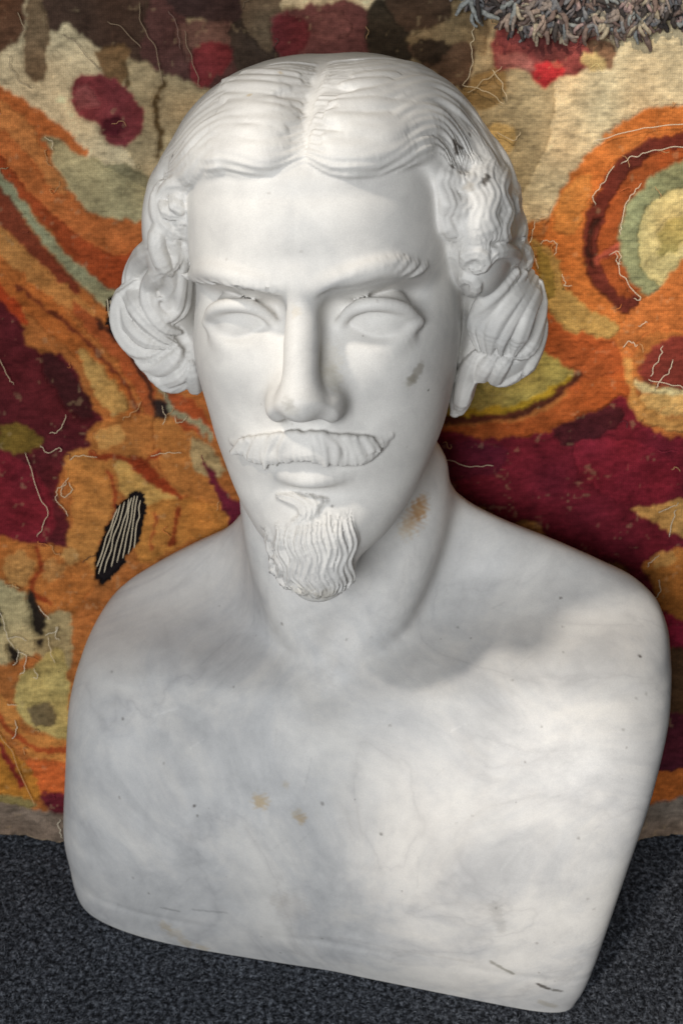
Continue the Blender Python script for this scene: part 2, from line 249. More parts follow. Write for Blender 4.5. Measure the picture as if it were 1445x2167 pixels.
HAIR_LOCKS = [
 (6.5,'lock',0.8,0.95,2.5,0.1,[(8.1,-90.1,78.4),(17.1,-92.1,75.6),(28.4,-90.7,74.2),(39.2,-83.7,74.5),(50.0,-75.0,77.0),(57.5,-66.3,79.7),(63.9,-57.7,79.7),(69.0,-53.4,75.3),(71.8,-52.6,69.0)]),
 (7,'lock',0.75,0.95,2.5,0.1,[(7.9,-87.5,82.9),(17.2,-90.8,80.9),(30.6,-88.0,80.0),(42.4,-79.8,81.2),(50.8,-69.2,85.2),(58.1,-58.1,87.7),(65.7,-48.2,85.8),(72.5,-44.1,78.6),(76.7,-45.7,69.3)]),
 (7.5,'lock',0.7,0.95,2.5,0.1,[(9.0,-83.4,89.0),(21.4,-86.4,86.4),(34.7,-81.5,86.4),(44.2,-72.0,89.1),(51.3,-59.6,93.1),(59.8,-47.7,93.3),(68.7,-39.6,88.2),(76.9,-35.3,78.5),(82.7,-40.4,68.9)]),
 (8,'lock',0.6,0.95,2.5,0.1,[(8.9,-74.9,96.0),(23.1,-79.7,93.5),(36.2,-72.8,93.7),(45.6,-61.4,96.2),(53.6,-44.6,99.6),(62.1,-29.8,98.9),(72.5,-21.3,91.8),(82.1,-16.5,80.7),(89.1,-30.4,69.6)]),
 (8.5,'lock',0.68,0.95,2.5,0.1,[(9.0,-64.0,102.7),(24.2,-68.5,101.1),(37.2,-58.6,102.2),(47.4,-41.6,104.5),(57.9,-21.6,104.1),(69.3,-9.3,97.8),(81.3,2.2,85.8),(91.9,-8.8,71.4)]),
 (9,'lock',0.4,0.95,2.5,0.1,[(8.9,-50.7,109.3),(24.9,-53.5,108.3),(39.8,-36.9,109.3),(52.3,-13.6,108.7),(65.9,5.5,102.3),(78.2,13.2,90.8),(88.4,17.6,77.5)]),
 (3.2,'spin',0.6,0.4,2.5,0.0,[(8.2,-18.7,117.6),(22.7,-15.1,117.6),(36.1,-0.5,116.0),(50.9,3.1,111.2)]),
 (3.2,'spin',0.6,0.4,2.5,0.0,[(-1.2,-16.7,116.8),(-14.0,-21.4,117.6),(-26.3,-23.9,115.9),(-37.6,-31.8,111.7)]),
 (3.2,'spin',0.6,0.4,2.5,0.0,[(8.9,-27.3,116.2),(23.9,-24.7,116.2),(37.6,-14.6,114.5),(52.0,-10.0,109.4)]),
 (3.2,'spin',0.6,0.4,2.5,0.0,[(-1.2,-23.9,115.3),(-13.6,-30.1,116.2),(-26.3,-32.2,114.5),(-38.8,-36.3,110.1)]),
 (3.2,'spin',0.6,0.4,2.5,0.0,[(9.5,-34.9,114.7),(24.8,-32.2,114.7),(38.7,-25.2,112.7),(52.8,-19.7,107.4)]),
 (3.2,'spin',0.6,0.4,2.5,0.0,[(-1.1,-30.6,113.8),(-13.3,-37.3,114.7),(-26.4,-39.5,113.0),(-40.2,-39.8,108.3)]),
 (3.2,'spin',0.6,0.4,2.5,0.0,[(9.9,-41.6,113.2),(25.7,-39.3,113.2),(39.4,-32.8,110.8),(53.5,-27.9,105.3)]),
 (3.2,'spin',0.6,0.4,2.5,0.0,[(-1.4,-35.9,112.1),(-13.3,-43.5,113.2),(-27.0,-44.4,111.4),(-41.5,-43.4,106.6)]),
 (3.2,'spin',0.6,0.4,2.5,0.0,[(10.1,-46.8,111.6),(26.3,-44.5,111.6),(40.0,-38.5,108.8),(54.0,-34.6,103.1)]),
 (3.2,'spin',0.6,0.4,2.5,0.0,[(-1.7,-40.1,110.4),(-13.4,-48.8,111.6),(-27.8,-48.3,109.7),(-43.0,-46.5,104.9)]),
 (3.2,'spin',0.6,0.4,2.5,0.0,[(10.1,-50.5,109.9),(26.7,-48.6,109.9),(40.5,-44.2,106.8),(54.5,-40.3,100.9)]),
 (3.2,'spin',0.6,0.4,2.5,0.0,[(-2.2,-43.9,108.7),(-13.7,-52.6,109.9),(-28.7,-51.7,108.0),(-44.5,-49.1,103.1)]),
 (3.2,'spin',0.6,0.4,2.5,0.0,[(10.1,-54.2,108.2),(27.1,-52.2,108.2),(41.0,-49.4,104.7),(54.8,-44.6,98.6)]),
 (3.2,'spin',0.6,0.4,2.5,0.0,[(-2.6,-47.7,107.0),(-14.1,-56.4,108.2),(-29.6,-55.1,106.3),(-46.2,-51.2,101.3)]),
 (9,'lock',0.4,0.95,2.5,0.1,[(8.0,-35.2,114.3),(25.3,-36.3,113.9),(40.1,-15.4,113.7),(53.1,7.8,110.2),(66.9,30.6,101.1)]),
 (6,'lock',0.8,0.95,2.5,0.1,[(2.5,-87.5,78.3),(-6.7,-89.0,76.5),(-16.6,-92.5,76.6),(-26.3,-90.8,77.9),(-35.6,-86.1,78.6),(-44.6,-79.9,75.5),(-62.6,-35.6,64.0),(-63.4,-60.0,63.6)]),
 (7,'lock',0.7,0.95,2.5,0.1,[(1.2,-84.0,82.8),(-8.7,-89.2,81.3),(-20.3,-89.9,82.4),(-30.6,-85.2,84.2),(-40.1,-81.0,82.0),(-49.2,-75.8,75.7),(-61.0,-61.4,67.1),(-70.2,-59.1,64.3)]),
 (7.5,'lock',0.6,0.95,2.5,0.1,[(-0.0,-77.3,88.7),(-10.2,-85.5,87.6),(-22.1,-84.7,88.9),(-33.9,-79.1,89.6),(-44.9,-75.0,85.4),(-53.7,-71.5,77.5),(-64.1,-62.8,70.1),(-78.3,-45.0,65.1)]),
 (8,'lock',0.68,0.95,2.5,0.1,[(-0.6,-69.1,94.5),(-11.0,-78.7,94.3),(-24.4,-76.8,95.1),(-37.8,-70.6,94.5),(-50.4,-66.0,89.2),(-61.1,-61.0,80.6),(-74.3,-47.6,71.8)]),
 (8.5,'lock',0.4,0.95,2.5,0.1,[(-0.8,-57.7,101.1),(-11.4,-67.7,101.8),(-26.3,-65.1,102.4),(-41.4,-58.4,100.3),(-55.3,-54.3,93.3),(-68.2,-47.0,83.2),(-81.4,-33.0,74.2)]),
 (9,'lock',0.4,0.95,2.5,0.1,[(-0.4,-45.8,107.7),(-13.5,-54.1,109.1),(-29.0,-50.2,108.5),(-44.4,-43.1,105.5),(-58.1,-41.6,97.7),(-71.8,-35.0,86.5)]),
 (9,'lock',0.4,0.95,2.5,0.1,[(-0.1,-31.0,113.5),(-14.0,-36.4,114.9),(-29.1,-36.0,113.2),(-45.7,-30.8,108.6),(-59.1,-31.1,100.9)]),
 (2.0,'spin',0.8,0,2.5,-1.1,[(-5.3,-46.5,109.2),(-17.6,-51.2,110.7),(-32.9,-41.1,110.7)]),
 (2.0,'spin',0.8,0,2.5,-1.1,[(15.6,-80.2,93.9),(25.5,-80.5,92.1),(34.8,-74.6,93.0)]),
 (2.0,'spin',0.8,0,2.5,-1.1,[(-4.6,-68.5,96.8),(-15.8,-74.1,98.4),(-29.2,-69.7,98.8)]),
 (2.0,'spin',0.8,0,2.5,-1.1,[(19.0,-56.4,108.1),(29.3,-51.5,107.8),(39.3,-43.7,107.4)]),
 (2.0,'spin',0.8,0,2.5,-1.1,[(-12.0,-72.8,98.7),(-24.8,-70.7,99.5),(-39.4,-61.6,99.4)]),
 (2.0,'spin',0.8,0,2.5,-1.1,[(20.4,-90.3,81.1),(31.4,-88.1,78.8),(42.1,-81.1,79.5)]),
 (2.0,'spin',0.8,0,2.5,-1.1,[(-7.8,-81.2,90.2),(-14.3,-84.6,89.4),(-21.8,-82.4,91.0)]),
 (2.0,'spin',0.8,0,2.5,-1.1,[(20.8,-90.8,80.5),(29.6,-88.8,78.6),(38.2,-84.1,79.5)]),
 (2.0,'spin',0.8,0,2.5,-1.1,[(-16.6,-89.4,83.9),(-27.5,-87.9,81.9),(-39.5,-80.7,83.3)]),
 (2.0,'spin',0.8,0,2.5,-1.1,[(14.0,-86.3,87.8),(25.7,-85.9,85.6),(36.8,-79.7,86.5)]),
 (2.0,'spin',0.8,0,2.5,-1.1,[(-3.3,-61.3,99.9),(-13.7,-69.2,101.8),(-26.4,-65.6,102.2)]),
 (2.0,'spin',0.8,0,2.5,-1.1,[(18.3,-90.0,82.1),(29.3,-88.2,79.9),(39.9,-82.2,80.7)]),
 (2.0,'spin',0.8,0,2.5,-1.1,[(-13.7,-67.1,102.8),(-26.9,-63.0,103.5),(-41.9,-52.0,103.2)]),
 (2.0,'spin',0.8,0,2.5,-1.1,[(27.3,-61.7,103.9),(38.3,-54.8,103.4),(49.0,-44.2,102.6)]),
 (2.0,'spin',0.8,0,2.5,-1.1,[(-19.8,-83.5,90.6),(-30.5,-81.5,88.6),(-42.8,-72.3,89.8)]),
 (2.0,'spin',0.8,0,2.5,-1.1,[(34.2,-82.1,86.1),(41.4,-78.5,84.3),(48.4,-72.0,84.9)]),
 (2.0,'spin',0.8,0,2.5,-1.1,[(-11.2,-87.6,85.3),(-21.6,-88.4,83.7),(-33.2,-83.1,85.3)]),
 (2.0,'spin',0.8,0,2.5,-1.1,[(24.2,-57.8,106.5),(32.9,-53.2,106.2),(41.3,-45.7,105.8)]),
 (2.0,'spin',0.8,0,2.5,-1.1,[(-8.6,-86.7,84.5),(-19.2,-89.5,83.0),(-31.3,-84.2,84.7)]),
 (2.0,'spin',0.8,0,2.5,-1.1,[(25.4,-71.7,98.6),(33.3,-68.1,98.4),(41.1,-62.1,98.2)]),
 (2.0,'spin',0.8,0,2.5,-1.1,[(-12.8,-59.9,106.4),(-26.4,-55.4,107.1),(-42.3,-42.0,106.8)]),
 (2.0,'spin',0.8,0,2.5,-1.1,[(33.2,-76.4,92.4),(41.2,-73.1,90.5),(48.8,-65.2,91.0)]),
 (2.0,'spin',0.8,0,2.5,-1.1,[(-6.0,-84.5,85.0),(-19.0,-89.4,83.3),(-34.4,-82.3,85.2)]),
 (2.0,'spin',0.8,0,2.5,-1.1,[(27.0,-80.4,91.4),(40.1,-76.1,88.4),(52.7,-63.6,88.7)]),
 (2.0,'spin',0.8,0,2.5,-1.1,[(-20.6,-86.2,87.1),(-28.5,-85.0,85.7),(-37.1,-79.6,87.0)]),
 (2.0,'spin',0.8,0,2.5,-1.1,[(15.0,-70.9,100.7),(23.3,-69.7,100.7),(31.2,-65.6,100.7)]),
 (2.0,'spin',0.8,0,2.5,-1.1,[(-15.0,-62.4,105.4),(-23.6,-60.1,105.8),(-33.2,-53.4,106.1)]),
 (2.0,'spin',0.8,0,2.5,-1.1,[(22.3,-67.1,102.2),(34.7,-61.5,101.8),(46.7,-51.2,100.9)]),
 (2.0,'spin',0.8,0,2.5,-1.1,[(-21.1,-90.2,81.2),(-30.3,-88.3,79.5),(-40.4,-81.8,80.7)]),
 (2.0,'spin',0.8,0,2.5,-1.1,[(28.5,-77.4,93.7),(35.5,-75.1,92.2),(42.3,-69.2,92.8)]),
 (2.0,'spin',0.8,0,2.5,-1.1,[(-9.3,-81.9,90.8),(-20.1,-84.8,89.3),(-32.7,-78.1,91.0)]),
 (2.0,'spin',0.8,0,2.5,-1.1,[(28.7,-81.4,89.7),(38.8,-77.9,87.4),(48.5,-69.1,87.9)]),
 (2.0,'spin',0.8,0,2.5,-1.1,[(-5.4,-73.0,94.5),(-14.7,-80.6,93.6),(-26.2,-76.1,95.5)]),
 (2.0,'spin',0.8,0,2.5,-1.1,[(20.6,-57.2,107.6),(30.9,-51.8,107.2),(41.0,-43.6,106.8)]),
 (2.0,'spin',0.8,0,2.5,-1.1,[(-10.6,-85.1,87.7),(-17.5,-87.1,86.8),(-25.3,-84.0,88.3)]),
 (2.0,'spin',0.8,0,2.5,-1.1,[(17.9,-78.2,95.4),(29.9,-77.3,93.1),(41.1,-69.2,93.9)]),
 (2.0,'spin',0.8,0,2.5,-1.1,[(-8.1,-67.8,99.9),(-21.4,-69.3,101.2),(-37.2,-60.4,101.1)]),
 (2.0,'spin',0.8,0,2.5,-1.1,[(20.3,-72.3,99.4),(29.3,-69.0,99.3),(38.2,-63.4,99.0)]),
 (2.0,'spin',0.8,0,2.5,-1.1,[(-3.4,-67.3,96.6),(-13.1,-74.1,98.3),(-24.6,-71.8,98.9)]),
 (2.0,'spin',0.8,0,2.5,-1.1,[(27.6,-88.2,81.6),(39.1,-84.0,78.8),(50.3,-74.6,79.3)]),
 (2.0,'spin',0.8,0,2.5,-1.1,[(-24.8,-88.9,81.6),(-38.5,-84.2,78.8),(-54.6,-69.9,79.5)]),
 (2.0,'spin',0.8,0,2.5,-1.1,[(33.2,-83.5,84.4),(41.4,-79.7,82.4),(49.5,-72.7,82.9)]),
 (2.0,'spin',0.8,0,2.5,-1.1,[(-7.8,-72.2,96.9),(-16.3,-74.7,98.0),(-25.9,-71.6,98.5)]),
 (2.0,'spin',0.8,0,2.5,-1.1,[(20.5,-80.0,93.8),(31.5,-78.2,91.6),(41.9,-70.3,92.3)]),
 (2.0,'spin',0.8,0,2.5,-1.1,[(-3.7,-72.8,93.5),(-12.4,-81.2,92.8),(-23.2,-78.1,94.8)]),
 (2.0,'spin',0.8,0,2.5,-1.1,[(27.1,-70.9,98.7),(34.2,-67.0,98.4),(41.3,-61.6,98.3)]),
 (2.0,'spin',0.8,0,2.5,-1.1,[(-9.3,-56.1,106.7),(-19.2,-57.5,107.7),(-31.0,-50.2,107.9)]),
 (2.0,'spin',0.8,0,2.5,-1.1,[(21.1,-82.8,90.7),(29.2,-81.9,89.1),(37.0,-76.7,89.9)]),
 (2.0,'spin',0.8,0,2.5,-1.1,[(-8.2,-88.4,82.5),(-15.9,-90.6,81.4),(-24.4,-88.1,83.1)]),
 (2.0,'spin',0.8,0,2.5,-1.1,[(19.5,-66.9,103.1),(27.7,-63.8,102.9),(35.8,-58.7,102.8)]),
 (2.0,'spin',0.8,0,2.5,-1.1,[(-20.5,-78.0,95.1),(-28.9,-76.9,93.7),(-38.5,-69.7,94.9)]),
 (2.0,'spin',0.8,0,2.5,-1.1,[(26.6,-72.1,98.0),(39.0,-65.5,97.5),(51.2,-54.2,96.5)]),
 (2.0,'spin',0.8,0,2.5,-1.1,[(-6.2,-88.3,80.1),(-16.4,-92.1,78.8),(-27.9,-88.7,80.7)]),
 (2.0,'spin',0.8,0,2.5,-1.1,[(14.3,-88.8,84.1),(25.2,-88.4,82.1),(35.6,-83.4,83.1)]),
 (2.0,'spin',0.8,0,2.5,-1.1,[(-13.1,-59.4,106.6),(-28.4,-53.8,107.3),(-46.7,-36.3,106.6)]),
 (2.0,'spin',0.8,0,2.5,-1.1,[(13.7,-78.3,95.4),(21.2,-79.3,94.2),(28.1,-75.2,95.1)]),
 (2.0,'spin',0.8,0,2.5,-1.1,[(-16.9,-73.2,99.1),(-26.4,-70.0,99.5),(-36.8,-63.6,99.7)]),
 (2.0,'spin',0.8,0,2.5,-1.1,[(22.7,-82.6,90.4),(31.3,-81.2,88.6),(39.4,-75.5,89.4)]),
 (2.0,'spin',0.8,0,2.5,-1.1,[(-8.2,-81.8,89.9),(-17.3,-85.3,88.8),(-27.8,-81.2,90.5)]),
 (2.0,'spin',0.8,0,2.5,-1.1,[(25.3,-85.2,87.0),(37.1,-81.5,84.3),(48.5,-72.0,84.8)]),
 (2.0,'spin',0.8,0,2.5,-1.1,[(-4.7,-70.2,95.6),(-13.5,-78.6,94.9),(-24.3,-75.0,96.8)]),
 (2.0,'spin',0.8,0,2.5,-1.1,[(27.4,-87.0,83.2),(40.3,-82.2,80.1),(53.0,-71.2,80.4)]),
 (2.0,'spin',0.8,0,2.5,-1.1,[(-6.6,-41.9,111.8),(-19.4,-43.2,113.1),(-35.4,-29.6,112.9)]),
 (2.0,'spin',0.8,0,2.5,-1.1,[(26.4,-82.7,89.5),(37.4,-79.1,87.0),(48.1,-70.2,87.5)]),
 (2.0,'spin',0.8,0,2.5,-1.1,[(-19.1,-88.8,84.3),(-30.7,-86.5,82.1),(-43.8,-77.6,83.4)]),
 (2.0,'spin',0.8,0,2.5,-1.1,[(27.8,-78.0,93.3),(36.7,-75.6,91.3),(45.1,-68.0,91.9)]),
 (2.0,'spin',0.8,0,2.5,-1.1,[(-14.7,-83.4,91.2),(-27.7,-82.4,89.0),(-42.9,-71.8,90.4)]),
 (2.0,'spin',0.8,0,2.5,-1.1,[(14.1,-76.0,97.3),(24.6,-74.0,97.2),(34.7,-69.1,97.0)]),
 (2.0,'spin',0.8,0,2.5,-1.1,[(-17.7,-88.4,84.9),(-29.9,-86.3,82.7),(-43.8,-77.0,84.0)]),
 (2.0,'spin',0.8,0,2.5,-1.1,[(20.4,-72.3,99.5),(31.9,-67.7,99.2),(43.2,-59.8,98.6)]),
 (2.0,'spin',0.8,0,2.5,-1.1,[(-13.9,-53.7,109.5),(-29.0,-46.5,110.1),(-48.3,-23.6,109.0)]),
 (2.0,'spin',0.8,0,2.5,-1.1,[(16.4,-90.9,81.3),(24.1,-90.5,79.8),(31.3,-86.8,80.8)]),
 (2.0,'spin',0.8,0,2.5,-1.1,[(-11.8,-88.9,83.8),(-20.8,-89.4,82.4),(-30.6,-85.2,84.0)]),
 (2.0,'spin',0.8,0,2.5,-1.1,[(26.1,-71.0,99.1),(33.8,-67.0,98.8),(41.3,-61.1,98.6)]),
 (2.0,'spin',0.8,0,2.5,-1.1,[(-13.9,-75.9,96.9),(-26.8,-72.9,97.6),(-41.4,-63.4,97.4)]),
 (2.0,'spin',0.8,0,2.5,-1.1,[(24.1,-48.9,110.5),(33.7,-42.1,110.0),(43.0,-32.1,109.5)]),
 (2.0,'spin',0.8,0,2.5,-1.1,[(-11.5,-73.2,98.6),(-20.7,-72.4,99.3),(-31.0,-67.4,99.6)]),
 (2.0,'spin',0.8,0,2.5,-1.1,[(18.5,-89.2,83.7),(28.9,-87.5,81.5),(38.9,-81.5,82.3)]),
 (2.0,'spin',0.8,0,2.5,-1.1,[(-10.8,-57.4,106.8),(-25.2,-54.6,107.7),(-42.4,-40.4,107.3)]),
 (2.0,'spin',0.8,0,2.5,-1.1,[(16.5,-89.0,83.9),(27.5,-88.2,81.8),(38.1,-82.1,82.7)]),
 (2.0,'spin',0.8,0,2.5,-1.1,[(-6.9,-86.4,83.7),(-16.3,-90.0,82.5),(-26.9,-86.4,84.3)]),
 (2.0,'spin',0.8,0,2.5,-1.1,[(30.6,-82.3,88.1),(40.1,-78.4,85.8),(49.4,-69.7,86.3)]),
 (2.0,'spin',0.8,0,2.5,-1.1,[(-15.6,-82.5,92.1),(-25.4,-82.2,90.5),(-36.6,-74.7,91.9)]),
 (2.0,'spin',0.8,0,2.5,-1.1,[(26.5,-81.6,90.6),(37.8,-77.9,88.0),(48.7,-68.5,88.5)]),
 (4.5,'lock',0.7,0.3,2,0.4,[(81.4,0.1,85.3),(93.5,-17.6,69.4),(101.4,-35.9,48.5)]),
 (4.5,'lock',0.7,0.3,2,0.4,[(88.4,17.0,76.8),(99.5,-5.2,63.1),(106.0,0.6,39.4)]),
 (4.5,'lock',0.7,0.3,2,0.4,[(78.5,-18.8,84.7),(88.8,-26.0,71.7),(95.5,-44.1,54.8)]),
 (4.5,'lock',0.7,0.3,2,0.4,[(72.9,-27.7,88.8),(82.2,-28.8,76.0),(88.3,-46.0,60.1)]),
 (4.5,'lock',0.7,0.3,2,0.4,[(85.3,-22.1,75.8),(93.6,-32.3,65.5),(97.9,-43.9,49.9)]),
 (4.5,'lock',0.7,0.3,2,0.4,[(94.1,3.0,72.2),(103.5,-10.7,57.0),(108.6,4.6,30.8)]),
 (5.0,'lock',0.8,0.6,2.5,0.3,[(72.1,-51.3,70.7),(72.8,-51.0,68.8),(73.2,-52.3,67.1),(73.1,-55.0,65.6),(72.6,-56.8,64.0),(71.9,-57.2,62.2),(71.5,-56.5,60.3),(71.6,-56.3,58.3),(72.2,-56.6,56.5),(73.1,-57.3,54.7),(74.0,-58.6,53.0),(74.5,-59.4,51.2),(74.4,-60.2,49.5),(73.8,-59.1,47.4),(73.0,-57.5,45.2),(72.5,-56.9,43.1),(72.5,-57.3,41.3),(73.0,-57.6,39.4),(73.9,-57.4,37.4),(74.7,-56.3,35.2),(75.1,-55.2,33.1),(75.0,-53.1,30.7),(74.4,-51.1,28.3),(73.6,-49.6,26.0),(73.0,-48.5,23.8),(72.8,-47.5,21.6)]),
 (5.2,'lock',0.8,0.6,2.5,0.3,[(78.9,-42.9,70.3),(78.4,-44.2,68.5),(77.5,-45.0,66.6),(76.8,-47.3,65.0),(76.6,-51.6,63.7),(76.8,-53.4,62.0),(77.6,-53.1,60.0),(78.7,-52.4,57.9),(79.8,-51.7,55.8),(80.4,-51.5,53.7),(80.5,-52.8,51.9),(79.9,-54.7,50.3),(79.1,-57.0,48.7),(78.3,-57.4,46.8),(77.9,-56.3,44.6),(78.2,-55.2,42.4),(79.1,-55.0,40.3),(80.3,-55.9,38.4),(81.4,-56.7,36.6),(81.9,-57.0,34.6),(81.8,-57.0,32.5),(81.0,-56.4,30.4),(80.1,-55.9,28.3),(79.2,-54.9,26.0),(79.0,-54.3,23.8),(79.4,-53.8,21.6)]),
 (5.4,'lock',0.8,0.6,2.5,0.3,[(84.6,-38.2,69.0),(85.5,-39.0,67.1),(85.8,-40.2,65.3),(85.6,-42.0,63.7),(84.9,-44.8,62.2),(84.1,-47.6,60.7),(83.6,-49.9,59.1),(83.6,-50.2,57.2),(84.2,-50.5,55.3),(85.3,-51.3,53.4),(86.5,-52.6,51.7),(87.4,-53.4,49.8),(87.7,-54.2,48.0),(87.5,-55.1,46.2),(86.7,-55.4,44.3),(85.8,-56.3,42.5),(85.2,-56.7,40.6),(85.2,-57.1,38.7),(85.8,-57.4,36.8),(86.8,-57.8,34.9),(88.0,-57.6,32.8),(88.9,-57.5,30.8),(89.2,-56.9,28.7),(88.9,-56.9,26.7),(88.1,-56.8,24.7)]),
 (5.4,'lock',0.8,0.6,2.5,0.3,[(92.3,-32.8,66.3),(91.6,-36.5,65.0),(90.8,-39.3,63.5),(90.3,-42.1,62.0),(90.4,-44.4,60.5),(91.0,-45.1,58.6),(92.1,-45.9,56.8),(93.3,-46.7,55.0),(94.1,-47.0,53.1),(94.3,-47.8,51.3),(94.0,-49.6,49.7),(93.2,-51.0,48.1),(92.3,-52.8,46.5),(91.8,-53.7,44.7),(91.8,-54.5,42.9),(92.5,-54.3,41.0),(93.6,-54.2,39.0),(94.7,-53.1,36.8),(95.4,-52.4,34.7),(95.6,-52.3,32.7),(95.2,-53.2,30.9),(94.4,-53.6,29.1),(93.5,-54.5,27.3),(92.9,-54.5,25.3)]),
 (5.6,'lock',0.8,0.6,2.5,0.3,[(99.6,-16.2,61.2),(100.2,-20.4,59.9),(100.1,-25.6,58.7),(99.5,-30.9,57.6),(98.7,-35.7,56.5),(98.1,-38.9,55.1),(97.9,-40.7,53.4),(98.3,-41.6,51.6),(99.2,-41.4,49.6),(100.3,-40.2,47.5),(101.3,-38.6,45.2),(101.9,-38.4,43.2),(102.0,-39.3,41.4),(101.4,-41.1,39.7),(100.6,-43.4,38.2),(99.9,-45.8,36.7),(99.5,-46.7,35.0),(99.7,-46.5,33.0),(100.4,-45.0,30.6),(101.5,-41.9,28.0),(102.6,-38.4,25.2),(103.3,-34.4,22.4),(103.5,-31.9,19.8),(103.0,-31.8,17.7)]),
 (5.4,'lock',0.8,0.6,2.5,0.3,[(106.4,-4.8,49.2),(106.0,-2.2,46.8),(105.4,0.5,44.4),(105.0,-11.2,44.4),(104.8,-21.4,44.2),(105.0,-23.2,42.6),(105.4,-20.6,40.2),(106.2,-13.6,36.9),(107.1,-7.6,33.7),(108.0,-4.0,31.0),(108.8,-1.9,28.5),(109.1,-2.8,26.6),(109.1,-4.7,25.0),(108.7,-7.5,23.5),(108.1,-10.4,22.1),(107.6,-12.7,20.5),(107.4,-13.6,18.7),(107.5,-13.6,16.6),(108.0,-12.0,14.2),(108.8,-9.5,11.6),(109.8,-6.6,8.9),(110.8,-3.1,6.0)]),
]
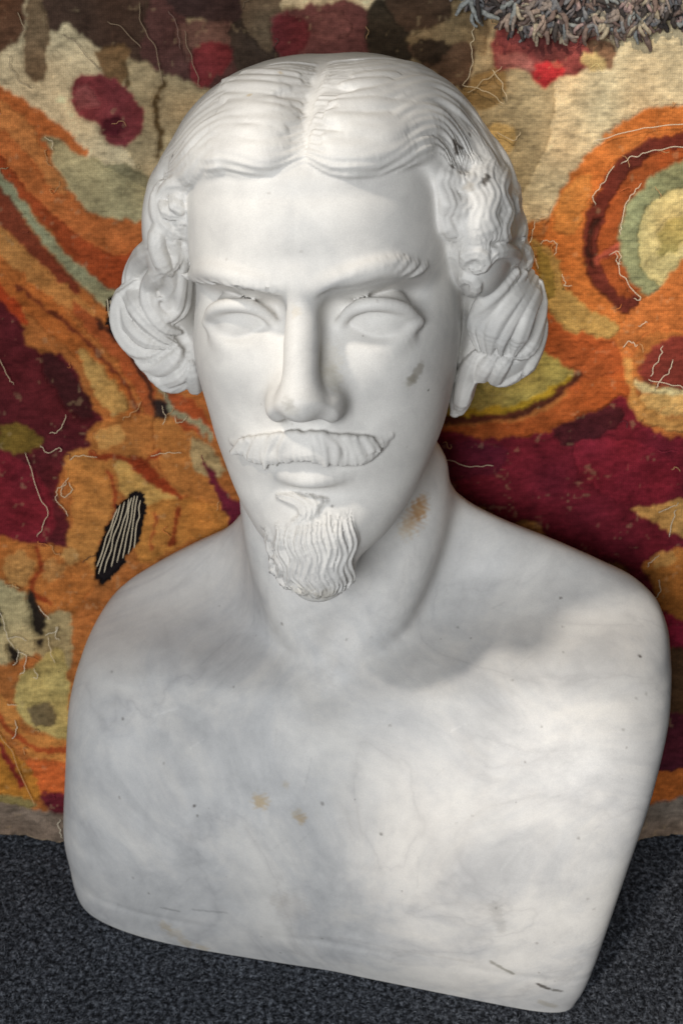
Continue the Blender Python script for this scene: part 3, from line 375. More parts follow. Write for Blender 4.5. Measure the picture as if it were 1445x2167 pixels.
CURL_LOCKS = [
 (4.2,'lock',0.95,0.5,2,0.1,[(78.2,-51.2,17.3),(81.4,-55.8,23.8),(87.5,-56.9,24.4),(90.1,-54.4,19.2),(86.6,-53.5,14.8),(82.7,-53.8,16.4)]),
 (3.6,'lock',0.95,0.4,2,0.1,[(75.8,-36.5,3.7),(79.4,-47.8,9.5),(84.2,-49.4,8.3),(84.2,-42.8,1.6),(78.1,-12.5,-8.0)]),
 (4.4,'lock',0.95,0.5,2,0.1,[(91.1,-53.6,17.7),(95.4,-51.8,23.2),(102.0,-38.2,21.2),(106.3,-16.1,12.1),(103.3,-22.5,8.9)]),
 (4,'lock',0.95,0.5,2,0.1,[(109.2,-7.7,17.6),(112.4,5.4,7.3),(108.9,-7.9,3.1)]),
 (6.2,'lock',0.95,0.45,2,-0.1,[(112.5,7.4,-1.8),(102.9,-16.2,-9.5),(94.2,-20.3,-24.4),(91.4,-13.0,-42.0)]),
 (6.2,'lock',0.95,0.45,2,-0.1,[(116.4,8.2,-9.2),(110.3,-13.9,-20.9),(104.2,-10.6,-43.8)]),
 (6.4,'lock',0.95,0.45,2,-0.05,[(104.8,-16.4,4.4),(91.4,-23.5,-7.0),(83.9,-12.0,-26.7),(85.4,-11.1,-40.3)]),
 (4.6,'lock',0.95,0.2,2,-0.3,[(108.9,-7.6,2.3),(97.2,-19.3,-9.1),(88.9,-17.6,-25.2),(88.2,-12.3,-41.0)]),
 (4.2,'lock',0.95,0.2,2,-0.4,[(114.7,7.8,-4.7),(107.1,-14.2,-14.0),(98.9,-18.8,-30.4),(97.3,-13.0,-42.5)]),
 (5.6,'lock',0.95,0.45,2,0,[(118.5,8.6,-7.6),(118.3,7.3,-26.6),(112.7,-3.7,-43.6),(105.8,-9.2,-45.9)]),
 (5.2,'lock',0.95,0.45,2,0.1,[(119.8,8.2,-21.3),(119.7,13.2,-41.0),(113.4,2.8,-55.0),(105.3,6.3,-65.1)]),
 (4.0,'lock',0.95,0.45,2,0.0,[(108.6,-0.9,-58.1),(100.4,2.5,-63.8),(92.1,3.2,-65.8)]),
 (4.0,'lock',0.95,0.45,2,0.1,[(81.3,-4.3,-60.0),(77.2,-5.1,-68.4),(75.5,0.4,-78.4)]),
 (5.2,'lock',0.95,0.45,2,0.1,[(102.6,-10.7,-45.7),(96.8,-10.4,-52.9),(93.2,3.2,-65.8)]),
 (5.2,'lock',0.95,0.45,2,0.1,[(93.6,-12.8,-45.1),(88.1,-10.2,-52.9),(84.9,2.0,-63.7)]),
 (5.6,'lock',0.95,0.45,2,0.1,[(82.7,-9.4,-44.7),(77.0,-5.0,-58.3),(74.4,-3.7,-73.2),(71.5,1.5,-83.6)]),
 (4.4,'lock',0.95,0.45,2,0.1,[(78.5,-3.6,-70.3),(72.6,2.8,-81.7),(67.7,-0.7,-84.6)]),
 (4.0,'lock',0.95,0.45,2,0.1,[(72.3,-0.9,-61.1),(70.2,5.0,-74.7),(68.7,0.6,-82.7)]),
 (4.6,'lock',0.95,0.45,2,0.1,[(-64.0,-61.6,64.3),(-74.6,-55.1,61.1),(-80.0,-51.6,53.7),(-75.9,-59.3,48.1),(-67.2,-59.9,45.6)]),
 (3.8,'lock',0.95,0.45,2,0.1,[(-64.9,-57.9,59.4),(-71.8,-58.3,55.7),(-70.0,-62.8,51.6),(-66.3,-58.0,49.1)]),
 (4.8,'lock',0.95,0.45,2,0.1,[(-81.3,-47.4,61.9),(-83.4,-51.8,52.3),(-80.8,-56.2,43.6),(-74.6,-56.2,37.5),(-69.0,-55.1,34.7)]),
 (4.0,'lock',0.95,0.45,2,0.1,[(-67.1,-59.2,43.5),(-74.6,-54.9,41.2),(-77.1,-54.6,38.2),(-72.2,-51.9,31.5)]),
 (5.0,'lock',0.95,0.45,2,0,[(-81.4,-56.0,43.1),(-84.2,-57.5,31.8),(-82.7,-55.6,21.2),(-79.9,-49.5,13.6)]),
 (4.4,'lock',0.95,0.45,2,-0.1,[(-76.6,-55.6,35.4),(-76.5,-49.8,25.0),(-79.9,-50.7,15.4)]),
 (3.0,'lock',0.95,0.2,2,-0.3,[(-70.5,-50.7,30.2),(-75.1,-44.1,17.5),(-79.7,-36.3,1.9),(-84.9,-27.6,-11.1),(-90.6,-30.6,-15.8),(-95.7,-32.4,-10.8),(-93.8,-32.8,-4.2),(-88.7,-33.6,-4.6)]),
 (3.4,'lock',0.95,0.2,2,-0.1,[(-73.2,-42.9,18.2),(-79.3,-26.6,-2.6),(-82.9,-23.6,-14.4),(-88.3,-28.1,-19.2)]),
 (3.0,'lock',0.95,0,2,-0.2,[(-73.3,-47.5,26.5),(-76.2,-48.1,22.3),(-75.2,-43.7,16.9)]),
 (7.2,'lock',0.95,0.7,2.5,-0.05,[(-83.6,-57.8,31.9),(-103.4,-24.6,16.1),(-113.2,-14.2,0.1),(-106.0,-30.0,-12.0),(-96.2,-30.2,-25.8),(-89.0,-26.2,-32.6)]),
 (5.4,'lock',0.95,0.45,2,-0.1,[(-82.8,-54.6,18.4),(-97.6,-31.9,4.3),(-99.5,-31.7,-7.7),(-93.2,-31.1,-20.6),(-85.8,-23.5,-26.6)]),
 (7.4,'lock',0.95,0.7,2.5,-0.05,[(-108.6,-21.3,2.3),(-119.7,-17.3,-10.2),(-120.7,-21.1,-23.2),(-114.0,-21.1,-35.2),(-101.5,-24.1,-38.3),(-91.7,-27.3,-33.7)]),
 (5.0,'lock',0.95,0.45,2,-0.4,[(-116.0,-14.8,-5.3),(-113.1,-25.1,-19.4),(-104.6,-29.1,-28.1),(-94.9,-27.5,-33.1)]),
 (5.8,'lock',0.95,0.45,2,-0.1,[(-114.0,-21.6,-36.8),(-107.9,-20.8,-46.2),(-96.3,-25.3,-46.0),(-86.8,-28.3,-38.2),(-88.5,-26.4,-33.7)]),
 (5.0,'lock',0.95,0.45,2,-0.1,[(-108.8,-22.1,-47.6),(-99.8,-21.3,-55.6),(-86.3,-27.1,-50.6),(-81.1,-28.4,-43.9)]),
 (4.6,'lock',0.95,0.45,2,-0.05,[(-103.7,-24.3,-54.4),(-94.8,-20.2,-60.4),(-82.5,-24.4,-54.3)]),
 (5,'lock',0.95,0.3,2,0.1,[(-80.1,-28.1,-44.0),(-80.8,-24.3,-53.8),(-82.8,-12.1,-67.7)]),
]
CARVE_LOCKS = [
 (3.2,'spin',1,0,3,-0.2,[(86.1,-40.2,-0.6),(81.7,-10.5,-18.9),(81.5,-7.5,-36.3),(82.7,-9.4,-44.7)]),
 (3.0,'spin',1,0,3,-0.2,[(81.5,-8.2,-40.3),(79.3,-7.8,-47.4),(77.3,-5.7,-52.3)]),
 (2.6,'spin',1,0,3,-0.2,[(87.1,-11.7,-44.0),(97.8,-12.1,-46.7),(109.8,-6.2,-46.6)]),
 (2.4,'spin',1,0,3,-0.2,[(93.5,-54.7,29.0),(101.8,-40.6,24.7),(108.9,-7.9,21.5)]),
 (2.6,'spin',1,0,3,-0.2,[(-72.2,-51.9,31.5),(-74.9,-46.5,23.2),(-77.3,-48.0,17.1)]),
 (4.0,'spin',1,0,3,-0.2,[(-92.9,-38.2,5.7),(-97.9,-31.5,-2.6),(-96.2,-32.2,-9.3)]),
 (3.4,'spin',1,0,3,-0.2,[(-87.3,-26.4,-21.9),(-84.6,-23.4,-31.2),(-82.6,-27.2,-38.6)]),
 (2.4,'spin',1,0,3,-0.2,[(-107.0,-17.5,-39.7),(-97.1,-25.8,-41.3),(-90.2,-28.0,-37.7)]),
 (2.2,'spin',1,0,3,-0.2,[(-105.8,-20.9,-48.5),(-98.6,-19.3,-52.5),(-86.9,-28.9,-47.2)]),
 (2.8,'spin',1,0,3,-0.2,[(-83.1,-51.7,12.8),(-85.1,-45.2,4.7),(-92.5,-33.2,-3.0)]),
]
BEARD_LOCKS = [
 (4.068215541930917,'spin',1,1.0,2,-0.25,[(-25.3,-92.3,-117.6),(-23.9,-95.6,-118.2),(-23.3,-96.3,-120.0),(-24.0,-93.1,-123.6),(-24.2,-93.5,-125.5),(-24.4,-93.9,-127.4),(-24.2,-94.2,-129.4),(-23.3,-94.4,-131.4),(-22.0,-94.1,-133.7),(-19.6,-98.1,-133.8),(-18.1,-100.1,-134.9),(-17.7,-99.9,-137.1),(-18.4,-98.2,-140.1),(-19.7,-95.2,-143.8),(-19.9,-95.6,-145.7),(-19.2,-96.4,-147.5),(-17.5,-97.4,-149.1),(-14.8,-100.5,-149.6),(-12.4,-102.8,-150.5)]),
 (4.326073210473741,'spin',1,1.0,2,-0.25,[(-17.9,-100.9,-112.9),(-17.2,-102.0,-114.5),(-16.7,-103.2,-116.0),(-16.6,-103.5,-118.0),(-16.9,-103.4,-120.1),(-17.2,-102.9,-122.4),(-17.3,-102.3,-124.8),(-16.8,-102.6,-126.8),(-15.7,-103.3,-128.5),(-14.5,-103.9,-130.3),(-13.3,-104.5,-132.1),(-12.5,-104.7,-134.1),(-12.4,-104.7,-136.2),(-12.8,-104.2,-138.6),(-13.4,-103.8,-141.0),(-13.8,-102.9,-143.6),(-13.4,-102.8,-145.7),(-12.2,-103.9,-147.3),(-10.4,-105.0,-148.9),(-8.8,-105.6,-150.7)]),
 (4.200096228912284,'spin',1,1.0,2,-0.25,[(-11.7,-103.2,-112.3),(-11.8,-104.5,-113.9),(-12.1,-104.9,-115.8),(-12.3,-105.7,-117.5),(-12.1,-106.1,-119.5),(-11.5,-106.3,-121.5),(-10.4,-106.5,-123.5),(-9.2,-107.1,-125.3),(-8.5,-106.9,-127.5),(-8.4,-106.8,-129.7),(-8.9,-106.8,-131.8),(-9.7,-106.5,-134.2),(-10.2,-106.0,-136.5),(-9.9,-106.0,-138.7),(-8.8,-106.2,-140.8),(-7.1,-106.8,-142.6),(-5.5,-107.4,-144.4),(-4.8,-107.3,-146.6),(-4.9,-107.3,-148.8),(-5.8,-107.0,-151.2)]),
 (4.131975757698496,'spin',1,1.0,2,-0.25,[(-6.3,-102.5,-110.7),(-5.9,-104.2,-112.1),(-5.8,-105.4,-113.6),(-6.0,-106.7,-115.2),(-6.4,-107.2,-117.1),(-6.6,-107.5,-119.1),(-6.2,-107.9,-121.0),(-5.4,-108.1,-123.1),(-4.3,-108.3,-125.1),(-3.5,-108.1,-127.3),(-3.1,-108.0,-129.5),(-3.3,-107.9,-131.7),(-4.0,-108.0,-133.9),(-4.8,-107.7,-136.2),(-5.2,-107.7,-138.4),(-4.9,-107.6,-140.6),(-3.8,-107.9,-142.7),(-2.4,-107.6,-144.9),(-1.1,-107.9,-147.0),(-0.4,-107.8,-149.2),(-0.6,-107.8,-151.4)]),
 (4.180515373643161,'spin',1,1.0,2,-0.25,[(-1.0,-103.3,-111.0),(-1.1,-105.0,-112.3),(-1.3,-106.3,-113.8),(-1.5,-107.2,-115.5),(-1.4,-107.9,-117.2),(-1.0,-108.2,-119.2),(-0.2,-108.5,-121.2),(0.6,-108.2,-123.4),(1.2,-108.5,-125.4),(1.2,-108.4,-127.5),(0.8,-108.4,-129.7),(-0.0,-108.1,-132.0),(-0.6,-108.1,-134.2),(-0.8,-108.1,-136.3),(-0.4,-108.0,-138.5),(0.7,-108.2,-140.6),(1.8,-108.0,-142.8),(2.7,-107.9,-145.0),(3.0,-107.8,-147.2),(2.6,-107.9,-149.4),(1.5,-107.6,-151.8)]),
 (3.9107522646001174,'spin',1,1.0,2,-0.25,[(3.9,-102.1,-110.4),(3.8,-103.8,-111.6),(3.7,-105.5,-112.9),(3.5,-106.3,-114.6),(3.7,-107.1,-116.3),(4.1,-107.8,-118.0),(4.7,-108.1,-119.9),(5.3,-107.8,-122.0),(5.7,-107.7,-124.1),(5.9,-108.0,-126.0),(5.6,-107.9,-128.1),(5.0,-107.9,-130.2),(4.3,-108.0,-132.3),(3.8,-108.0,-134.4),(3.6,-107.9,-136.5),(4.0,-107.8,-138.6),(4.8,-107.6,-140.8),(5.7,-107.4,-143.0),(6.4,-106.8,-145.4),(6.7,-106.7,-147.5),(6.5,-106.7,-149.7),(5.8,-106.8,-151.8)]),
 (4.297480722101245,'spin',1,1.0,2,-0.25,[(8.2,-98.6,-109.3),(8.2,-101.3,-110.2),(8.3,-103.0,-111.6),(8.6,-104.7,-112.9),(9.1,-105.4,-114.7),(9.7,-106.1,-116.5),(10.2,-106.4,-118.5),(10.6,-106.7,-120.4),(10.5,-106.7,-122.6),(10.0,-106.6,-124.8),(9.3,-106.7,-126.9),(8.6,-106.7,-129.1),(8.1,-107.2,-131.0),(8.0,-107.2,-133.2),(8.2,-106.6,-135.6),(8.9,-106.5,-137.8),(9.7,-105.9,-140.3),(10.3,-105.4,-142.7),(10.5,-105.3,-144.9),(10.2,-104.9,-147.4),(9.4,-105.5,-149.3),(8.4,-105.6,-151.5)]),
 (4.314646316914121,'spin',1,1.0,2,-0.25,[(14.2,-97.7,-109.4),(14.2,-99.8,-110.5),(13.9,-101.6,-111.7),(13.6,-102.9,-113.2),(13.5,-104.1,-114.7),(13.6,-104.9,-116.5),(13.9,-104.7,-118.6),(14.4,-104.6,-120.8),(14.8,-104.4,-122.9),(14.8,-104.3,-125.1),(14.4,-104.3,-127.2),(13.7,-104.7,-129.1),(12.9,-104.8,-131.2),(12.3,-105.3,-133.1),(12.1,-104.8,-135.5),(12.4,-104.7,-137.6),(13.1,-104.1,-140.0),(13.6,-103.1,-142.7),(13.9,-102.5,-145.1),(13.7,-102.6,-147.3),(12.9,-102.7,-149.4),(11.8,-103.2,-151.3)]),
 (4.146539971451422,'spin',1,1.0,2,-0.25,[(18.2,-94.0,-108.9),(18.1,-96.7,-109.8),(18.0,-98.4,-111.1),(18.3,-100.1,-112.4),(18.7,-100.8,-114.2),(19.2,-101.1,-116.2),(19.5,-100.9,-118.3),(19.6,-100.8,-120.5),(19.3,-100.8,-122.6),(18.6,-101.2,-124.6),(17.7,-101.7,-126.5),(16.9,-102.2,-128.4),(16.3,-102.7,-130.3),(16.1,-102.2,-132.7),(16.5,-101.6,-135.1),(17.0,-100.6,-137.7),(17.5,-99.1,-140.6),(17.8,-98.2,-143.3),(17.5,-97.7,-145.7),(16.7,-98.3,-147.6),(15.6,-99.3,-149.3),(14.4,-99.9,-151.2)]),
 (2.3,'spin',1,1.0,2,-0.25,[(8.7,-107.1,-120.6),(9.1,-107.2,-122.2),(9.4,-107.0,-124.0),(9.4,-106.7,-125.8),(9.0,-107.0,-127.4),(8.4,-106.8,-129.1),(7.7,-107.1,-130.7),(7.2,-107.4,-132.3),(7.1,-107.2,-134.1),(7.6,-106.9,-135.9),(8.4,-106.6,-137.8)]),
 (2.3,'spin',1,1.0,2,-0.25,[(-25.9,-94.7,-129.7),(-25.3,-94.9,-131.4),(-24.9,-95.0,-133.1),(-24.8,-95.2,-134.7),(-25.0,-95.5,-136.4),(-25.3,-96.3,-137.8),(-25.6,-96.6,-139.4),(-25.5,-96.8,-141.1),(-24.9,-97.0,-142.8),(-23.9,-97.0,-144.5),(-22.6,-97.0,-146.2)]),
 (2.3,'spin',1,1.0,2,-0.25,[(-5.9,-107.1,-117.3),(-5.7,-107.7,-118.7),(-5.4,-107.9,-120.3),(-5.4,-108.1,-121.8),(-5.7,-107.9,-123.6),(-6.3,-107.7,-125.4),(-7.2,-107.6,-127.2),(-8.3,-107.1,-129.1),(-9.2,-106.6,-131.1),(-9.7,-106.4,-132.9),(-9.7,-106.2,-134.7),(-9.2,-106.3,-136.4)]),
 (2.3,'spin',1,1.0,2,-0.25,[(-20.2,-97.7,-132.6),(-21.2,-94.0,-136.2),(-21.2,-94.8,-137.8),(-21.5,-95.1,-139.5),(-21.6,-95.5,-141.3),(-21.5,-95.8,-143.0),(-21.1,-96.0,-144.8),(-20.4,-96.2,-146.6),(-19.4,-96.8,-148.2),(-18.3,-97.8,-149.6),(-17.3,-98.9,-150.9),(-16.8,-99.6,-152.5),(-16.6,-100.8,-153.8)]),
 (2.3,'spin',1,1.0,2,-0.25,[(8.0,-104.6,-112.6),(7.6,-105.4,-114.1),(7.4,-106.6,-115.4),(7.2,-106.9,-117.1),(7.3,-107.1,-118.8),(7.4,-107.3,-120.6),(7.5,-107.6,-122.3),(7.0,-107.4,-124.2),(6.3,-107.8,-125.9),(5.1,-107.8,-127.7),(3.7,-107.9,-129.6),(2.6,-108.3,-131.3)]),
 (2.3,'spin',1,1.0,2,-0.25,[(12.0,-105.0,-114.9),(12.2,-105.2,-116.6),(12.3,-105.4,-118.3),(12.1,-105.7,-120.0),(11.6,-106.0,-121.6),(10.8,-106.4,-123.3),(9.9,-106.7,-124.9),(9.1,-106.6,-126.8),(8.7,-107.0,-128.4),(8.7,-106.8,-130.3),(9.0,-106.5,-132.3),(9.5,-106.3,-134.2)]),
 (2.3,'spin',1,1.0,2,-0.25,[(12.6,-105.7,-119.0),(12.0,-106.0,-120.6),(11.6,-106.2,-122.1),(11.4,-106.0,-124.0),(11.4,-105.8,-125.8),(11.3,-106.0,-127.4),(10.9,-105.8,-129.2),(10.0,-106.2,-130.8),(8.7,-106.6,-132.3),(7.1,-107.1,-133.8),(5.8,-107.5,-135.4)]),
 (2.3,'spin',1,1.0,2,-0.25,[(-24.8,-93.4,-122.6),(-24.6,-93.6,-124.3),(-24.1,-93.7,-126.0),(-23.3,-93.7,-127.7),(-21.9,-96.0,-128.4),(-21.0,-97.5,-129.4),(-21.0,-96.8,-131.5),(-21.7,-94.4,-134.5),(-22.2,-94.7,-136.1),(-22.6,-95.1,-137.8),(-22.5,-95.3,-139.4)]),
 (2.3,'spin',1,1.0,2,-0.25,[(3.0,-108.1,-126.3),(2.7,-108.4,-127.9),(2.1,-108.2,-129.8),(1.4,-108.1,-131.6),(1.0,-108.0,-133.5),(1.0,-108.3,-135.1),(1.3,-108.0,-137.0),(2.0,-108.2,-138.7),(2.6,-107.9,-140.6),(2.8,-107.7,-142.5),(2.5,-108.0,-144.1)]),
 (2.3,'spin',1,1.0,2,-0.25,[(-18.2,-102.3,-118.3),(-18.7,-101.7,-120.3),(-19.5,-100.7,-122.6),(-20.7,-98.8,-125.2),(-22.2,-95.1,-128.7),(-23.1,-94.1,-131.0),(-23.3,-94.4,-132.6),(-23.3,-94.7,-134.3),(-23.0,-94.9,-136.0),(-22.6,-95.0,-137.6),(-22.3,-95.2,-139.3),(-22.3,-95.5,-141.0),(-22.7,-95.8,-142.6)]),
 (2.3,'spin',1,1.0,2,-0.25,[(-8.4,-107.0,-125.4),(-8.1,-107.1,-126.9),(-8.1,-107.3,-128.5),(-8.7,-106.7,-130.4),(-9.4,-106.5,-132.1),(-10.5,-106.0,-134.0),(-11.3,-105.4,-136.0),(-11.8,-104.8,-137.9),(-11.6,-105.0,-139.5),(-11.0,-105.1,-141.1),(-10.2,-105.6,-142.4)]),
 (2.3,'spin',1,1.0,2,-0.25,[(9.2,-106.7,-119.9),(9.1,-107.0,-121.6),(9.1,-106.8,-123.5),(9.3,-107.0,-125.2),(9.5,-106.8,-127.1),(9.4,-106.6,-129.1),(9.1,-106.9,-130.7),(8.3,-106.8,-132.6),(7.4,-107.3,-134.3),(6.3,-107.2,-136.1),(5.4,-107.7,-137.8),(4.9,-107.6,-139.7)]),
 (3.2,'lock',1,0.5,2,-0.3,[(-18.6,-94.9,-97.9),(-13.2,-96.4,-98.8),(-7.9,-97.9,-100.9),(-4.3,-100.3,-104.2),(-6.0,-102.4,-108.0),(-9.7,-101.9,-109.1)]),
 (3.3,'lock',1,0.5,2,-0.3,[(-11.6,-95.8,-96.8),(-6.9,-96.9,-99.1),(-2.6,-99.0,-102.0),(-1.4,-101.1,-106.0),(-4.4,-103.1,-109.1)]),
 (3.0,'lock',1,0.5,2,-0.3,[(-3.3,-96.0,-97.2),(-0.1,-97.6,-99.8),(1.6,-99.7,-102.7),(-0.3,-101.4,-105.9)]),
 (2.8,'lock',1,0.5,2,-0.3,[(6.5,-96.8,-99.4),(3.5,-97.5,-99.7),(1.0,-98.9,-101.9),(0.1,-100.9,-105.0)]),
]
STACHE_LOCKS = [
 (4.8,'tip',1,0.0,3,0.1,[(-4.2,-101.4,-64.2),(-13.5,-99.9,-63.8),(-24.9,-94.8,-66.8),(-36.7,-89.3,-71.2),(-46.4,-80.9,-71.7)]),
 (5.0,'tip',1,0.0,3,0.1,[(-1.1,-101.4,-64.1),(8.1,-100.7,-63.8),(20.0,-97.4,-66.0),(31.8,-92.0,-69.0),(42.0,-85.3,-66.0)]),
 (4.2,'tip',1,0,3,0,[(-5.8,-102.5,-69.1),(-13.7,-101.0,-70.8),(-23.7,-96.7,-73.9),(-32.4,-92.3,-74.6),(-42.1,-85.2,-72.8)]),
 (4.4,'tip',1,0,3,0,[(-0.2,-102.5,-69.0),(9.2,-102.0,-70.7),(18.6,-98.7,-73.2),(29.4,-94.2,-73.8),(38.6,-87.8,-70.0)]),
 (3.6,'spin',1,0,3,0.2,[(2.8,-102.7,-69.4),(-3.2,-103.1,-70.4),(-9.5,-101.9,-69.9)]),
 (1.7,'tip',1,0,3,-2.0,[(-7.0,-100.2,-60.9),(-8.3,-101.9,-67.7),(-9.2,-102.1,-74.7)]),
 (1.7,'tip',1,0,3,-2.0,[(-4.9,-100.3,-60.9),(-5.4,-102.4,-67.5),(-6.1,-102.6,-74.6)]),
 (1.7,'tip',1,0,3,-2.0,[(-2.8,-100.4,-60.8),(-2.7,-102.4,-67.5),(-3.0,-103.0,-74.4)]),
 (1.7,'tip',1,0,3,-2.0,[(-0.6,-100.5,-60.7),(0.0,-102.4,-67.4),(0.2,-103.3,-73.9)]),
 (1.7,'tip',1,0,3,-2.0,[(1.4,-100.2,-60.9),(2.7,-102.4,-67.4),(3.2,-103.1,-73.5)]),
 (1.6817380960673398,'tip',1,0,3,-2.1,[(-5.5,-99.9,-59.4),(-10.0,-101.1,-65.9),(-11.2,-101.4,-76.1)]),
 (1.9426005506237103,'tip',1,0,3,-2.1,[(-8.8,-99.6,-59.9),(-12.5,-100.6,-66.3),(-13.7,-100.4,-76.4)]),
 (1.4739149766886264,'tip',1,0,3,-2.1,[(-10.7,-99.6,-60.2),(-13.4,-100.4,-66.7),(-17.4,-99.0,-77.8)]),
 (1.452077721727767,'tip',1,0,3,-2.1,[(-13.9,-98.9,-60.8),(-15.7,-99.5,-67.3),(-20.0,-98.0,-78.1)]),
 (1.8692901090246663,'tip',1,0,3,-2.1,[(-15.1,-98.7,-61.2),(-19.4,-97.9,-68.1),(-23.1,-96.7,-79.8)]),
 (1.8011118083964153,'tip',1,0,3,-2.1,[(-17.5,-97.8,-61.9),(-22.8,-96.2,-69.0),(-23.1,-97.0,-79.2)]),
 (1.4504187488224523,'tip',1,0,3,-2.1,[(-21.1,-96.2,-62.8),(-25.1,-95.3,-69.6),(-26.5,-95.3,-78.7)]),
 (1.8456913707203073,'tip',1,0,3,-2.1,[(-22.8,-95.2,-63.5),(-26.5,-94.7,-70.1),(-29.1,-94.2,-78.4)]),
 (1.900482993740152,'tip',1,0,3,-2.1,[(-25.7,-94.0,-64.3),(-29.6,-93.5,-70.8),(-32.4,-92.2,-78.4)]),
 (1.6047612543257614,'tip',1,0,3,-2.1,[(-28.8,-92.8,-65.1),(-33.9,-91.1,-72.0),(-33.9,-91.4,-76.8)]),
 (1.695418980661574,'tip',1,0,3,-2.1,[(-32.2,-91.2,-66.0),(-36.1,-89.8,-72.7),(-36.5,-89.4,-75.9)]),
 (1.888774824187581,'tip',1,0,3,-2.1,[(-32.4,-91.3,-66.3),(-37.6,-88.7,-73.4),(-39.7,-87.1,-74.9)]),
 (1.8690535645943835,'tip',1,0,3,-2.1,[(-35.8,-89.8,-67.2),(-41.3,-85.8,-74.8),(-44.5,-82.8,-75.0)]),
 (1.4274659760377524,'tip',1,0,3,-2.1,[(0.9,-99.9,-59.9),(1.4,-102.1,-65.9),(4.0,-102.6,-76.8)]),
 (1.5586407619221119,'tip',1,0,3,-2.1,[(1.9,-99.8,-60.1),(5.6,-102.0,-66.1),(6.1,-102.5,-76.0)]),
 (1.6374876604757769,'tip',1,0,3,-2.1,[(4.5,-100.0,-60.2),(8.2,-101.6,-66.3),(7.8,-102.0,-77.0)]),
 (1.9701484542158998,'tip',1,0,3,-2.1,[(6.7,-100.1,-60.3),(8.6,-101.6,-66.4),(9.0,-102.0,-77.3)]),
 (1.7404005002488192,'tip',1,0,3,-2.1,[(7.6,-100.1,-60.5),(11.5,-100.7,-66.8),(12.4,-100.7,-76.9)]),
 (1.871199090767851,'tip',1,0,3,-2.1,[(8.8,-99.9,-60.7),(14.0,-100.4,-67.0),(13.0,-100.5,-76.7)]),
 (1.4792891619075048,'tip',1,0,3,-2.1,[(12.0,-99.5,-61.0),(15.1,-99.8,-67.3),(15.9,-99.5,-78.1)]),
 (1.5648805607332301,'tip',1,0,3,-2.1,[(14.3,-98.8,-61.5),(18.5,-98.4,-67.9),(17.8,-98.8,-77.2)]),
 (1.5576259494797977,'tip',1,0,3,-2.1,[(17.2,-97.9,-61.9),(20.5,-97.2,-68.5),(21.4,-97.7,-77.2)]),
 (1.820361763756691,'tip',1,0,3,-2.1,[(19.0,-97.2,-62.3),(21.6,-96.6,-68.8),(23.2,-96.9,-77.2)]),
 (1.5579302415866485,'tip',1,0,3,-2.1,[(20.4,-96.6,-62.7),(23.9,-95.9,-69.2),(25.9,-95.8,-78.1)]),
 (1.8781621902059835,'tip',1,0,3,-2.1,[(22.5,-95.5,-63.3),(24.4,-95.4,-69.5),(27.0,-95.0,-75.0)]),
 (1.464997905284785,'tip',1,0,3,-2.1,[(25.0,-94.3,-63.9),(27.0,-94.6,-69.8),(28.9,-94.3,-73.9)]),
 (1.8014165942479867,'tip',1,0,3,-2.1,[(27.1,-93.1,-64.5),(31.0,-92.7,-70.6),(30.1,-93.1,-71.4)]),
 (1.6397880310154722,'tip',1,0,3,-2.1,[(28.5,-92.5,-64.9),(31.5,-92.7,-70.7),(33.0,-91.6,-71.1)]),
 (1.4331427877194862,'tip',1,0,3,-2.1,[(31.3,-91.8,-65.3),(34.6,-91.0,-71.5),(36.5,-89.5,-71.0)]),
]
